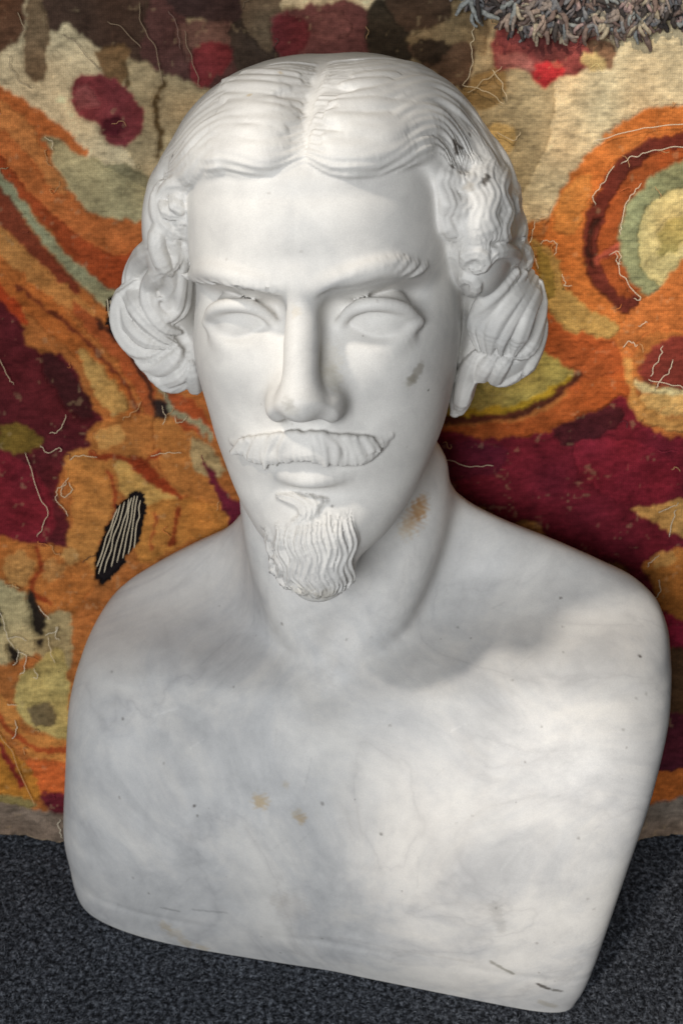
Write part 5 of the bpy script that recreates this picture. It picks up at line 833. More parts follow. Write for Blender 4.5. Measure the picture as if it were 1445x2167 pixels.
# ---------------------------------------------------------------- build the bust
MARBLE = marble_mat()
def build_bust():
    V, F = surface_nets(np.array([-215., -160., -45.]), np.array([235., 165., 560.]), GRID)
    V = relax(V, F, .5, 1); V, _ = settle(V, 1)
    if SUB: V, F = split4(V, F)
    V = relax(V, F, .2, 1); V, Nr = settle(V, 2)
    # in the sharpest creases trust the mesh normals more than the gradient
    a, c_ = V[F[:, 2]] - V[F[:, 0]], V[F[:, 3]] - V[F[:, 1]]; fn = np.cross(a, c_); Mn = np.zeros_like(V)
    for k in range(4): np.add.at(Mn, F[:, k], fn)
    Mn /= np.linalg.norm(Mn, axis=1, keepdims=True) + 1e-9
    if (Mn*Nr).sum() < 0: Mn = -Mn
    w = sstep((Mn*Nr).sum(1), .55, .85)[:, None]; Nr = Nr*w + Mn*(1-w); Nr /= np.linalg.norm(Nr, axis=1, keepdims=True) + 1e-9
    _, tg = bust_eval(V, True)
    tint = np.ones((len(V), 3), np.float32); wob = 1 + .35*np.sin(V[:, 0]*.9 + 2*np.sin(V[:, 2]*.7))*np.sin(V[:, 2]*1.1 + V[:, 1]*.8)
    VV = V; TT = tint; WW = wob
    for c, r, col, am in STAINS:
        ends = np.array([c, r[0]] if isinstance(r, tuple) else [c]); rad = 2*(r[1] if isinstance(r, tuple) else r)
        sel = np.nonzero(((VV > ends.min(0) - rad) & (VV < ends.max(0) + rad)).all(1))[0]; V = VV[sel]; wob = WW[sel]
        if isinstance(r, tuple):        # streak from c to r[0], half width r[1]
            a = np.array(c); ab = np.array(r[0]) - a; t = np.clip((V - a)@ab/(ab@ab), 0, 1); d = np.linalg.norm(V - a - t[:, None]*ab, axis=1)/(r[1]*wob)
        else: d = np.linalg.norm(V - np.array(c), axis=1)/(r*wob)
        m = (am*(1 - sstep(d, .35, 1.0)))[:, None]; TT[sel] *= 1 - m*(1 - np.array(col))
    V = VV
    root = bpy.data.objects.new('bust', None); COL.objects.link(root); root.rotation_euler = (-LEAN, 0, 0)
    tag(root, 'white marble bust of a bearded man with centre-parted wavy hair', 'bust')
    ft = np.sort(tg[F], 1)[:, 1]
    ob = {}; ql = head_local(V[F].mean(1)); CURLS = 20; ft = ft.astype(int)
    side = (ft == HAIRP) & (np.abs(ql[:, 0]) > 70) & (ql[:, 2] < 12) & (ql[:, 1] < 45); ft[side] = CURLS + (ql[side, 0] > 0)
    for k, nm in ((BODY, 'body'), (HAIRP, 'hair'), (STACHE, 'moustache'), (BEARD, 'goatee'), (BROWL, 'eyebrow'), (BROWR, 'eyebrow'), (EYEL, 'eye'), (EYER, 'eye'), (CURLS, 'side_curls'), (CURLS + 1, 'side_curls')):
        f = F[ft == k]
        if len(f) == 0: continue
        u, inv = np.unique(f, return_inverse=True)
        ob[k] = o = mesh_obj(nm, V[u]/1000, inv.reshape(f.shape), MARBLE, ob[HAIRP] if k >= CURLS else root, Nr[u])
        A = o.data.attributes.new('stain', 'FLOAT_COLOR', 'POINT'); A.data.foreach_set('color', np.c_[tint[u], np.ones(len(u))].astype(np.float32).ravel())
    print('bust faces', len(F), {k: len(o.data.polygons) for k, o in ob.items()})
    return root
build_bust()
# woven motifs: (kind, sRGB, band width mm, outline in mm across / up the cloth)
MOTIFS = [
 ('P',(178,108,55),0,[(-241,447),(-99,447),(-1,426),(117,432),(246,444),(274,-44),(-269,-44)]),
 ('P',(182,160,122),0,[(-127,555),(114,555),(116,450),(-7,432),(-121,450)]),
 ('P',(100,68,50),0,[(-231,586),(-202,586),(-202,558),(-210,544),(-233,539)]),  # top motifs from here: shade near the top darkened into their colours
 ('P',(132,107,80),0,[(-194,586),(-182,586),(-187,549),(-190,526),(-201,523),(-203,546)]),
 ('P',(68,50,42),0,[(-184,586),(-116,586),(-120,555),(-128,535),(-143,541),(-160,546),(-175,558),(-186,554)]),
 ('P',(87,55,52),0,[(-117,586),(-101,586),(-97,558),(-67,564),(-61,546),(-64,529),(-74,516),(-89,519),(-107,525),(-128,537),(-124,558)]),
 ('P',(57,40,40),0,[(-114,586),(-59,586),(-63,561),(-85,559),(-103,564)]),
 ('P',(110,78,68),0,[(-105,555),(-82,559),(-65,554),(-70,544),(-85,541),(-92,529),(-97,535)]),
 ('P',(127,48,52),0,[(-94,541),(-76,546),(-70,538),(-76,529),(-89,518),(-96,525)]),
 ('P',(63,52,45),0,[(-68,559),(-49,555),(-37,538),(-46,526),(-67,529)]),
 ('P',(105,87,68),0,[(-63,586),(-37,586),(-43,546),(-49,541),(-61,556)]),
 ('P',(110,65,62),0,[(-44,561),(-31,566),(-7,571),(14,568),(20,549),(16,535),(-7,532),(-31,532),(-44,545)]),
 ('P',(105,40,46),0,[(-40,562),(-25,561),(-20,551),(-27,540),(-40,539),(-45,552)]),
 ('P',(126,77,72),0,[(-19,561),(-1,564),(8,555),(-1,546),(-16,548)]),
 ('P',(52,45,36),0,[(17,569),(31,569),(43,552),(45,535),(19,536)]),
 ('P',(73,55,43),0,[(23,586),(72,586),(71,561),(53,554),(41,553),(31,566)]),
 ('P',(139,117,85),0,[(70,586),(87,586),(93,544),(84,540),(44,545),(42,550),(69,561)]),
 ('P',(97,72,55),0,[(43,545),(81,545),(85,532),(78,516),(63,525),(48,536)]),
 ('P',(57,45,35),0,[(44,545),(70,546),(63,534),(51,534)]),
 ('P',(147,119,77),0,[(77,518),(102,531),(104,509),(84,507)]),
 ('P',(127,97,65),0,[(-156,542),(-138,544),(-136,529),(-146,516),(-154,529)]),
 ('P',(127,53,58),0,[(-174,518),(-167,526),(-149,525),(-131,510),(-128,497),(-135,485),(-148,483),(-158,495),(-171,502)]),
 ('P',(144,77,77),0,[(-171,517),(-161,519),(-157,508),(-169,506)]),
 ('P',(82,21,35),0,[(-156,497),(-144,501),(-141,492),(-149,488)]),
 ('S',(87,67,40),4,[(-114,522),(-120,503),(-116,488),(-120,475)]),
 ('S',(94,73,47),3,[(-139,535),(-136,525),(-137,519)]),
 ('P',(192,108,56),0,[(-234,529),(-219,520),(-204,511),(-184,497),(-164,478),(-175,479),(-189,488),(-185,471),(-176,453),(-164,441),(-146,435),(-121,437),(-113,420),(-132,406),(-143,387),(-163,401),(-178,416),(-193,434),(-207,452),(-222,464),(-237,477)]),
 ('P',(164,72,36),0,[(-236,488),(-221,476),(-204,455),(-186,437),(-168,423),(-150,413),(-128,417),(-119,407),(-142,387),(-163,399),(-184,419),(-202,442),(-222,462),(-237,477)]),
 ('P',(206,132,74),0,[(-220,510),(-202,497),(-191,477),(-179,456),(-189,456),(-203,477),(-220,494)]),
 ('P',(182,168,126),0,[(-193,490),(-172,479),(-154,472),(-126,452),(-121,437),(-146,436),(-164,441),(-176,453),(-186,471)]),
 ('P',(150,140,106),0,[(-154,472),(-133,468),(-119,456),(-121,444),(-130,456)]),
 ('P',(152,150,116),0,[(-236,480),(-222,466),(-205,444),(-187,421),(-166,401),(-144,387),(-132,383),(-136,367),(-147,374),(-166,388),(-187,411),(-208,437),(-222,456),(-237,468)]),
 ('P',(126,56,36),0,[(-237,468),(-222,457),(-208,436),(-190,413),(-172,392),(-178,388),(-197,405),(-215,425),(-238,444)]),
 ('P',(194,132,72),0,[(-238,444),(-224,432),(-212,420),(-191,401),(-169,383),(-163,376),(-173,376),(-195,387),(-213,404),(-240,420)]),
 ('P',(186,106,50),0,[(-240,423),(-225,413),(-207,398),(-186,380),(-168,359),(-153,339),(-140,317),(-143,305),(-155,307),(-165,332),(-180,351),(-199,367),(-214,382),(-241,395)]),
 ('P',(168,64,30),0,[(-240,407),(-226,395),(-214,383),(-208,367),(-226,377),(-242,383)]),
 ('P',(200,156,90),0,[(-174,352),(-160,341),(-150,326),(-143,313),(-151,305),(-162,317),(-169,333)]),
 ('S',(112,50,30),3,[(-213,393),(-198,380),(-180,367),(-161,348),(-146,329),(-135,307)]),
 ('P',(168,86,46),0,[(-176,383),(-159,370),(-142,358),(-130,336),(-123,317),(-122,301),(-131,293),(-134,314),(-143,333),(-158,355),(-172,367)]),
 ('S',(70,34,26),4,[(-162,371),(-144,353),(-132,333),(-126,311),(-125,297)]),
 ('P',(88,22,34),0,[(-242,380),(-214,370),(-209,355),(-193,348),(-187,349),(-175,333),(-169,314),(-159,301),(-170,284),(-187,277),(-194,249),(-187,236),(-196,203),(-252,203)]),
 ('P',(60,18,28),0,[(-194,350),(-181,336),(-166,311),(-176,304),(-194,326),(-200,342)]),
 ('P',(118,26,42),0,[(-247,280),(-214,274),(-198,248),(-198,229),(-215,219),(-251,224)]),
 ('P',(120,96,40),0,[(-230,299),(-218,301),(-202,291),(-212,282),(-231,283)]),
 ('P',(186,116,58),0,[(-171,297),(-154,307),(-131,308),(-122,295),(-126,281),(-139,275),(-158,276),(-169,284)]),
 ('P',(206,150,84),0,[(-167,295),(-151,301),(-147,291),(-161,285)]),
 ('P',(196,130,66),0,[(-187,280),(-160,282),(-154,269),(-156,242),(-163,219),(-173,189),(-187,189),(-190,209),(-185,236),(-186,259)]),
 ('P',(204,160,90),0,[(-153,277),(-141,274),(-129,259),(-107,247),(-120,241),(-140,248),(-151,255)]),
 ('P',(188,122,62),0,[(-125,307),(-103,303),(-87,274),(-80,241),(-104,241),(-119,262),(-126,282)]),
 ('P',(184,160,114),0,[(-102,291),(-90,287),(-80,269),(-94,265),(-102,275)]),
 ('P',(152,60,30),0,[(-145,277),(-135,277),(-120,262),(-104,248),(-123,256),(-136,265)]),
 ('S',(150,60,30),3,[(-171,281),(-151,278),(-136,274),(-124,282)]),
 ('S',(150,62,32),3,[(-158,269),(-155,243),(-165,216)]),
 ('P',(178,86,46),0,[(-121,324),(-102,318),(-92,307),(-87,293),(-103,297),(-115,307)]),
 ('S',(156,150,118),4,[(-120,326),(-113,309),(-96,302),(-89,291)]),
 ('P',(46,34,34),0,[(-126,317),(-118,315),(-118,307),(-125,306)]),
 ('P',(106,26,50),0,[(-96,276),(-87,269),(-81,256),(-59,243),(-57,231),(-82,228),(-84,249)]),
 ('P',(190,126,60),0,[(-136,242),(-104,250),(-83,242),(-79,229),(-105,219),(-138,206)]),
 ('S',(150,62,30),3,[(-111,242),(-117,219)]),
 ('S',(156,70,36),2,[(-127,239),(-131,216)]),
 ('P',(34,28,30),0,[(-157,237),(-149,248),(-137,254),(-136,229),(-150,206),(-167,189),(-168,209)]),
 ('P',(192,116,56),0,[(-250,229),(-215,219),(-189,215),(-169,195),(-180,177),(-191,166),(-204,174),(-223,189),(-252,198)]),
 ('P',(202,144,82),0,[(-231,208),(-219,214),(-211,203),(-218,189),(-231,194)]),
 ('P',(200,138,78),0,[(-206,204),(-197,209),(-191,201),(-199,192),(-206,196)]),
 ('P',(204,150,88),0,[(-192,213),(-183,215),(-181,207),(-189,203)]),
 ('S',(150,60,28),3,[(-209,216),(-208,199),(-213,186),(-201,177)]),
 ('P',(186,168,124),0,[(-252,198),(-223,186),(-210,172),(-206,152),(-219,138),(-255,134)]),
 ('P',(170,150,108),0,[(-206,166),(-188,169),(-190,128),(-206,135),(-212,145)]),
 ('P',(30,26,24),0,[(-217,182),(-212,183),(-206,165),(-209,153),(-215,162)]),
 ('P',(28,24,22),0,[(-234,146),(-229,146),(-224,135),(-229,134)]),
 ('P',(32,28,26),0,[(-213,149),(-207,151),(-209,145)]),
 ('P',(28,22,22),0,[(-240,172),(-235,169),(-236,159),(-241,159)]),
 ('P',(190,168,104),0,[(-213,133),(-194,144),(-191,100),(-192,79),(-215,85),(-229,100),(-226,124)]),
 ('P',(204,134,68),0,[(-256,124),(-229,100),(-222,82),(-192,77),(-191,56),(-216,61),(-232,78),(-258,95)]),
 ('P',(120,104,74),0,[(-221,100),(-204,104),(-201,90),(-215,88)]),
 ('S',(178,80,40),4,[(-247,104),(-230,80),(-212,70),(-190,71)]),
 ('P',(206,104,52),0,[(-224,62),(-191,57),(-190,33),(-214,37)]),
 ('P',(182,122,48),0,[(-258,93),(-226,62),(-214,39),(-224,31),(-261,33)]),
 ('S',(130,40,36),4,[(-248,79),(-239,68),(-227,43)]),
 ('P',(100,26,44),0,[(-215,37),(-188,35),(-189,18),(-204,19)]),
 ('P',(136,122,76),0,[(-261,37),(-220,32),(-224,24),(-261,25)]),
 ('P',(214,176,114),0,[(88,494),(109,494),(113,485),(104,477),(94,485)]),
 ('P',(138,66,64),0,[(97,552),(113,558),(144,556),(171,544),(160,532),(139,523),(130,520),(117,529),(99,530)]),
 ('P',(104,50,50),0,[(114,556),(138,552),(146,538),(129,534)]),
 ('P',(186,48,54),0,[(121,530),(139,535),(141,526),(130,519)]),
 ('P',(176,104,96),0,[(100,538),(117,538),(122,529),(102,531)]),
 ('P',(140,102,76),0,[(156,547),(175,544),(172,529),(163,535)]),
 ('P',(206,176,120),0,[(153,538),(163,540),(169,529),(157,531)]),
 ('S',(200,116,56),30,[(237,494),(201,490),(180,477),(165,460),(155,444),(148,426),(147,407),(154,389),(169,376),(191,370)]),
 ('P',(214,138,70),0,[(147,456),(162,465),(160,444),(153,426),(142,426),(138,438)]),
 ('P',(188,150,86),0,[(124,424),(142,413),(146,395),(162,380),(185,367),(170,357),(147,366),(133,381),(130,404)]),
 ('P',(150,124,60),0,[(128,420),(138,407),(141,389),(134,383),(130,398)]),
 ('S',(104,42,34),14,[(238,484),(204,481),(186,470),(175,455),(167,437),(165,419),(169,401),(182,387),(195,378)]),
 ('S',(164,82,40),16,[(238,473),(208,471),(193,459),(183,443),(177,426),(178,410),(188,394)]),
 ('S',(52,22,20),3,[(167,435),(162,420),(165,407)]),
 ('S',(176,84,64),5,[(167,409),(175,415),(182,420)]),
 ('P',(150,152,112),0,[(238,472),(208,467),(193,454),(185,441),(182,420),(186,404),(199,388),(212,380),(230,398),(242,407)]),
 ('P',(208,190,132),0,[(200,444),(239,456),(242,413),(221,398),(208,395),(196,407)]),
 ('P',(170,156,96),0,[(210,432),(225,438),(223,420),(209,413)]),
 ('P',(196,114,58),0,[(193,380),(212,394),(226,412),(248,420),(251,367),(207,363),(192,344),(189,322),(200,306),(248,296),(249,277),(210,293),(190,306),(182,326),(184,358)]),
 ('P',(206,150,84),0,[(186,339),(193,345),(197,323),(216,307),(248,304),(248,293),(213,299),(193,312)]),
 ('P',(126,50,42),0,[(200,345),(213,357),(245,362),(247,324),(215,327),(199,333)]),
 ('P',(208,190,140),0,[(197,331),(215,326),(247,323),(247,318),(213,321),(197,326)]),
 ('P',(214,170,104),0,[(202,321),(247,317),(248,306),(212,309)]),
 ('P',(168,82,40),0,[(128,383),(150,364),(182,357),(187,332),(184,313),(161,313),(145,335),(129,350)]),
 ('P',(166,146,78),0,[(122,352),(148,342),(155,333),(136,320),(114,313),(82,306),(63,307),(75,323),(107,336)]),
 ('S',(180,142,40),5,[(72,307),(114,312),(139,322),(152,332)]),
 ('S',(84,38,26),5,[(57,304),(104,306),(133,314),(159,334)]),
 ('P',(172,86,40),0,[(50,299),(104,302),(136,310),(161,329),(187,333),(191,313),(165,307),(136,296),(105,292),(50,290)]),
 ('P',(110,22,42),0,[(44,291),(105,292),(136,296),(168,307),(187,320),(198,307),(216,294),(249,274),(257,135),(216,169),(189,189),(123,203),(45,216)]),
 ('P',(70,18,32),0,[(146,299),(180,314),(190,306),(172,291),(149,288)]),
 ('P',(128,28,48),0,[(156,285),(194,291),(230,269),(219,249),(180,252)]),
 ('P',(96,20,44),0,[(57,288),(108,287),(105,269),(70,265)]),
 ('P',(196,140,78),0,[(92,243),(103,241),(110,225),(122,234),(136,231),(140,215),(137,203),(110,216),(103,233)]),
 ('P',(204,154,88),0,[(199,244),(219,246),(251,250),(252,219),(216,232)]),
 ('P',(182,114,52),0,[(210,205),(253,216),(256,155),(222,172),(215,189)]),
 ('P',(204,150,84),0,[(214,209),(227,213),(230,206),(216,201)]),
 ('P',(128,84,42),0,[(152,204),(192,203),(202,182),(186,182),(153,191)]),
 ('P',(148,30,58),0,[(216,169),(256,155),(257,131),(220,142)]),
 ('P',(84,58,38),0,[(220,140),(257,135),(260,90),(223,90)]),
 ('P',(78,22,42),0,[(213,91),(259,93),(262,49),(208,51)]),
 ('P',(184,98,42),0,[(201,51),(262,52),(263,31),(202,25)]),
 ('P',(124,110,98),0,[(-261,26),(-194,21),(-8,16),(202,25),(263,33),(274,-44),(-269,-44)]),
]
THREADS = [
 ((238,226,200),[(162,485),(182,490),(201,494),(237,497)]),
 ((238,226,200),[(181,471),(191,476),(207,480),(238,482)]),
 ((236,224,196),[(177,470),(168,457),(163,450),(165,445)]),
 ((236,224,200),[(195,459),(190,453),(184,444),(182,432),(182,426)]),
 ((232,214,180),[(137,446),(135,440),(129,438),(127,436)]),
 ((236,222,196),[(126,435),(124,426),(123,420),(127,411),(129,404)]),
 ((236,222,196),[(130,420),(134,422),(141,420),(139,413)]),
 ((236,222,196),[(145,401),(147,395),(146,393),(151,393)]),
 ((236,222,196),[(179,415),(180,407),(187,395),(195,387),(196,384),(192,385)]),
 ((230,216,190),[(175,413),(179,415),(182,412),(181,407),(183,407)]),
 ((232,220,196),[(196,367),(200,370),(202,369)]),
 ((232,220,196),[(186,353),(190,357),(193,355),(196,355)]),
 ((236,222,196),[(213,354),(209,344),(205,334)]),
 ((236,222,196),[(220,345),(218,338),(211,330),(210,327)]),
 ((236,222,196),[(204,332),(221,328),(234,325)]),
 ((230,222,205),[(216,241),(227,246),(229,248)]),
 ((230,222,205),[(228,243),(225,233),(224,224)]),
 ((232,222,205),[(210,203),(213,207),(218,211)]),
 ((232,222,205),[(218,193),(220,186),(216,181),(213,176),(216,173)]),
 ((210,190,155),[(80,515),(93,523),(102,531)]),
 ((220,205,170),[(77,520),(90,516),(104,508)]),
 ((225,210,178),[(83,555),(83,544),(82,529),(77,519)]),
 ((225,210,178),[(96,529),(102,520),(106,510)]),
 ((225,212,184),[(100,491),(111,485),(115,491)]),
 ((158,136,110),[(-127,569),(-126,555),(-118,541),(-114,520)]),
 ((150,128,104),[(-148,558),(-139,554),(-127,542)]),
 ((156,130,108),[(-99,552),(-97,541),(-92,526),(-90,519)]),
 ((140,112,100),[(-109,564),(-103,552),(-102,541)]),
 ((164,146,120),[(-178,551),(-170,546),(-154,528)]),
 ((178,160,130),[(-205,564),(-201,555),(-203,549)]),
 ((178,160,130),[(-212,538),(-207,523),(-198,518)]),
 ((214,200,172),[(-219,518),(-221,509),(-219,502)]),
 ((225,212,186),[(-192,488),(-187,485),(-187,480)]),
 ((210,190,160),[(-227,345),(-221,333),(-219,328)]),
 ((222,205,170),[(-214,282),(-207,256),(-200,241),(-203,233),(-208,224)]),
 ((222,205,170),[(-184,277),(-175,280),(-165,279)]),
 ((226,210,176),[(-185,265),(-188,261),(-193,257),(-194,249),(-188,243),(-187,238)]),
 ((226,210,176),[(-185,262),(-183,256),(-188,252),(-191,256),(-187,262)]),
 ((220,205,175),[(-185,308),(-189,299),(-197,295)]),
 ((220,205,175),[(-204,287),(-199,282),(-191,285),(-190,283)]),
 ((225,210,180),[(-129,280),(-119,282),(-108,282)]),
 ((225,212,190),[(-120,314),(-118,307),(-120,301)]),
 ((225,212,190),[(-112,307),(-111,303),(-106,304),(-104,307)]),
 ((215,170,120),[(-147,304),(-138,311),(-134,317)]),
 ((230,220,190),[(-237,176),(-233,166),(-231,154),(-227,145)]),
 ((230,220,190),[(-231,152),(-223,154),(-218,151)]),
 ((230,220,190),[(-225,145),(-225,136),(-229,133)]),
 ((235,225,200),[(-225,143),(-219,140),(-220,131),(-224,126)]),
 ((230,220,192),[(-205,155),(-199,157),(-196,162),(-198,154),(-195,152)]),
 ((230,220,192),[(-209,176),(-204,169),(-201,166)]),
 ((225,214,186),[(-203,154),(-201,142),(-199,135)]),
 ((228,218,190),[(-214,131),(-211,126),(-215,124)]),
 ((200,170,120),[(-245,88),(-235,74),(-226,54),(-218,29)]),
 ((235,225,205),[(-229,93),(-228,86),(-232,79)]),
 ((230,222,205),[(-200,19),(-201,11),(-199,4)]),
 ((225,210,180),[(-234,105),(-227,104)]),
 ((225,210,180),[(136,214),(138,209),(135,204)]),
 ((222,205,180),[(66,280),(86,274),(102,274)]),
]
HOLES = [[(-157,237),(-149,248),(-137,254),(-136,229),(-150,206),(-167,189),(-168,209)],[(-155,383),(-144,384),(-143,364),(-153,363)]]
WARPS = [[(-151,246),(-167,198)],[(-148,248),(-163,199)],[(-145,250),(-158,203)],[(-143,251),(-154,206)],[(-141,252),(-150,209)],[(-139,252),(-146,212)],[(-137,249),(-142,216)],[(-153,243),(-168,203)],[(-154,385),(-152,367)],[(-152,384),(-150,365)],[(-149,384),(-150,364)],[(-147,384),(-147,364)],[(-145,383),(-147,365)]]
RUG_EDGE = [(78,589),(83,569),(97,559),(115,554),(138,553),(162,553),(186,554),(204,557),(234,560)]
# ---------------------------------------------------------------- the tapestry
def lin(c): c = np.asarray(c, float)/255; return np.where(c <= .04045, c/12.92, ((c + .055)/1.055)**2.4)
def vnoise(x, y, cell, seed):
    """smooth value noise on a lattice, -1..1"""
    r = np.random.default_rng(seed); G = r.uniform(-1, 1, (256, 256)); X = x/cell + 128; Y = y/cell + 128
    i = np.floor(X).astype(int); j = np.floor(Y).astype(int); a = X - i; b = Y - j; a = a*a*(3-2*a); b = b*b*(3-2*b); i &= 255; j &= 255; i1 = (i+1) & 255; j1 = (j+1) & 255
    return (G[i, j]*(1-a) + G[i1, j]*a)*(1-b) + (G[i, j1]*(1-a) + G[i1, j1]*a)*b
def smooth_loop(pts, closed=True, k=6):
    P = np.array(pts, float); n = len(P); out = []
    for i in range(n if closed else n-1):
        if closed: p0, p1, p2, p3 = P[i-1], P[i], P[(i+1) % n], P[(i+2) % n]
        else: p0, p1, p2, p3 = P[max(i-1, 0)], P[i], P[i+1], P[min(i+2, n-1)]
        for t in np.linspace(0, 1, k, endpoint=False):
            out.append(.5*((2*p1)+(-p0+p2)*t+(2*p0-5*p1+4*p2-p3)*t*t+(-p0+3*p1-3*p2+p3)*t**3))
    if not closed: out.append(P[-1])
    return np.array(out)
def inside(px, py, L):
    r = np.zeros(len(px), bool); j = len(L)-1
    for i in range(len(L)):
        (xi, yi), (xj, yj) = L[i], L[j]
        c = (yi > py) != (yj > py)
        if yi != yj: r ^= c & (px < (xj-xi)*(py-yi)/(yj-yi) + xi)
        j = i
    return r
def near_line(px, py, L):
    d = np.full(len(px), 1e9)
    for a, b in zip(L[:-1], L[1:]):
        ab = b-a; t = np.clip(((px-a[0])*ab[0] + (py-a[1])*ab[1])/(ab@ab + 1e-9), 0, 1)
        d = np.minimum(d, (px-a[0]-t*ab[0])**2 + (py-a[1]-t*ab[1])**2)
    return np.sqrt(d)
def curve_tube(name, pts, r, mat, parent, k=5, taper=True):
    P, s = resample(pts, max(r*2.2, .9)); n = len(P); T = np.gradient(P, axis=0); T /= np.linalg.norm(T, axis=1, keepdims=True) + 1e-9
    up = np.array([0, 0, 1.]); A = np.cross(T, up); A /= np.linalg.norm(A, axis=1, keepdims=True) + 1e-6; B = np.cross(T, A)
    rr = r*(np.clip(np.minimum(s, 1-s)*12 + .45, 0, 1) if taper else np.ones(n)); ang = np.arange(k)*2*math.pi/k
    V = (P[:, None] + rr[:, None, None]*(np.cos(ang)[None, :, None]*A[:, None] + np.sin(ang)[None, :, None]*B[:, None])).reshape(-1, 3)
    F = [(i*k + j, i*k + (j+1) % k, (i+1)*k + (j+1) % k, (i+1)*k + j) for i in range(n-1) for j in range(k)]
    return mesh_obj(name, V/1000, F, mat, parent)
CLOTH_H = .9
def cloth_shape(u, v):
    return 4.0*vnoise(u, v, 95, 1) + 1.6*vnoise(u, v, 34, 2)
def build_tapestry():
    nu, nv = int(600/CLOTH_H), int(665/CLOTH_H)
    U, Vv = np.meshgrid(np.linspace(-300, 300, nu), np.linspace(0, 665, nv), indexing='xy'); u = U.ravel(); v = Vv.ravel()
    ju = u + 1.5*vnoise(u, v, 5, 11) + 1.1*vnoise(u, v, 1.9, 12); jv = v + 1.5*vnoise(u, v, 5, 13) + 1.0*vnoise(u, v, 1.9, 14)
    col = np.tile(lin((216, 194, 154)), (len(u), 1)); mid = np.zeros(len(u), int)
    for k, (kind, c, w, pts) in enumerate(MOTIFS):
        L = smooth_loop(pts, kind == 'P'); pad = w/2 + 4
        s = np.nonzero((ju > L[:, 0].min()-pad) & (ju < L[:, 0].max()+pad) & (jv > L[:, 1].min()-pad) & (jv < L[:, 1].max()+pad))[0]
        if len(s) == 0: continue
        m = inside(ju[s], jv[s], L) if kind == 'P' else near_line(ju[s], jv[s], L) < w/2
        col[s[m]] = lin(c)*.95 + .04*lin((150, 118, 84)); mid[s[m]] = k + 1
    I = mid.reshape(nv, nu); edge = np.zeros((nv, nu))
    for dy, dx in ((0, 1), (1, 0), (1, 1), (1, -1)):
        e = (I != np.roll(I, (dy, dx), (0, 1))); edge[e] = 1; edge[np.roll(e, (-dy, -dx), (0, 1))] = 1
    edge = edge.ravel()
    hole = np.zeros(len(u))
    for h in HOLES: L = smooth_loop(h); hole[inside(ju, jv, L)] = 1
    hcol = np.array([sum(c) for _, c, _, _ in MOTIFS] ); dark = np.r_[0, (hcol < 115).astype(float)][mid]
    r = np.random.default_rng(5); hm = np.r_[0, r.uniform(-.7, .9, len(MOTIFS))][mid]
    yarn = .40*vnoise(u, v*1.7, 3.2, 21) + .35*vnoise(u, v, 1.7, 22)
    lum = col.mean(1)
    z = cloth_shape(u, v) + hm + yarn*(.6 + .8*(lum > .1)) - .8*edge - 3.5*hole*(1-edge) - 2.0*dark
    soft = col.reshape(nv, nu, 3)
    for _ in range(2): soft = (soft*2 + np.roll(soft, 1, 0) + np.roll(soft, -1, 0) + np.roll(soft, 1, 1) + np.roll(soft, -1, 1))/6
    col = soft.reshape(-1, 3)
    # weft streaks, faded and worn yarn
    st = 1 + .20*vnoise(u*.5, v*1.6, 3.0, 31) + .20*vnoise(u + .8*v, v - .3*u, 12, 32) + .16*vnoise(u + .6*v, (v - .5*u)*2.2, 9, 37) + .13*vnoise(u, v, 2.0, 33)
    wear = sstep(vnoise(u, v, 7, 34) + .6*vnoise(u, v, 2.2, 35), .75, 1.2)[:, None]
    col = col*st[:, None]; col = col*(1-.2*wear) + wear*.2*lin((196, 170, 130)); col[hole > 0] = lin((30, 25, 26))
    hue = vnoise(u, v, 24, 36)[:, None]; col = col*(1 + hue*np.array([.06, -.02, -.08]))
    base_edge = v < 3; z[base_edge] += 1
    V = np.stack([u, v + (3.5*vnoise(u, 0*u, 40, 41) + 1.2*vnoise(u, 0*u, 7, 42) + 3)*(1 - sstep(v, 0, 45)), z], 1)/1000
    a = np.arange(nu*nv).reshape(nv, nu); F = np.stack([a[:-1, :-1], a[:-1, 1:], a[1:, 1:], a[1:, :-1]], -1).reshape(-1, 4)
    N = Nodes('woven_wool'); tc = N.n('ShaderNodeTexCoord').outputs['Object']
    at = N.n('ShaderNodeAttribute', attribute_name='weave_colour').outputs['Color']
    mp = N.n('ShaderNodeMapping', i_Scale=(220, 420, 220)); N.l(tc, mp.inputs[0]); n1 = N.noise(mp.outputs[0], 1.0, 3, .6)
    n2 = N.noise(tc, 1400, 2, .6)
    c = N.mix(1.0, at, N.ramp(n1, [(.3, (.84, .84, .84)), (.7, (1.14, 1.14, 1.14))]), 'MULTIPLY')
    c = N.mix(1.0, c, N.ramp(n2, [(.3, (.82, .82, .82)), (.7, (1.15, 1.15, 1.15))]), 'MULTIPLY')
    N.l(c, N.b.inputs['Base Color']); N.b.inputs['Roughness'].default_value = .95; N.b.inputs['Specular IOR Level'].default_value = .12
    wv = N.n('ShaderNodeTexWave', wave_type='BANDS', bands_direction='Y', i_Scale=120.0, i_Distortion=5.0, i_Detail=2.0, i_Detail_Scale=1.5); N.l(tc, wv.inputs['Vector'])
    # BANDS_X / BANDS_Y: the over-and-under of warp and weft
    wx = N.n('ShaderNodeTexWave', wave_type='BANDS', bands_direction='X', i_Scale=215.0, i_Distortion=1.5, i_Detail=1.0); N.l(tc, wx.inputs['Vector'])
    wy = N.n('ShaderNodeTexWave', wave_type='BANDS', bands_direction='Y', i_Scale=235.0, i_Distortion=1.5, i_Detail=1.0); N.l(tc, wy.inputs['Vector'])
    w2 = N.n('ShaderNodeMath', operation='MULTIPLY'); N.l(wx.outputs['Fac'], w2.inputs[0]); N.l(wy.outputs['Fac'], w2.inputs[1])
    w3 = N.n('ShaderNodeMath', operation='ADD'); N.l(wv.outputs['Fac'], w3.inputs[0]); N.l(w2.outputs[0], w3.inputs[1])
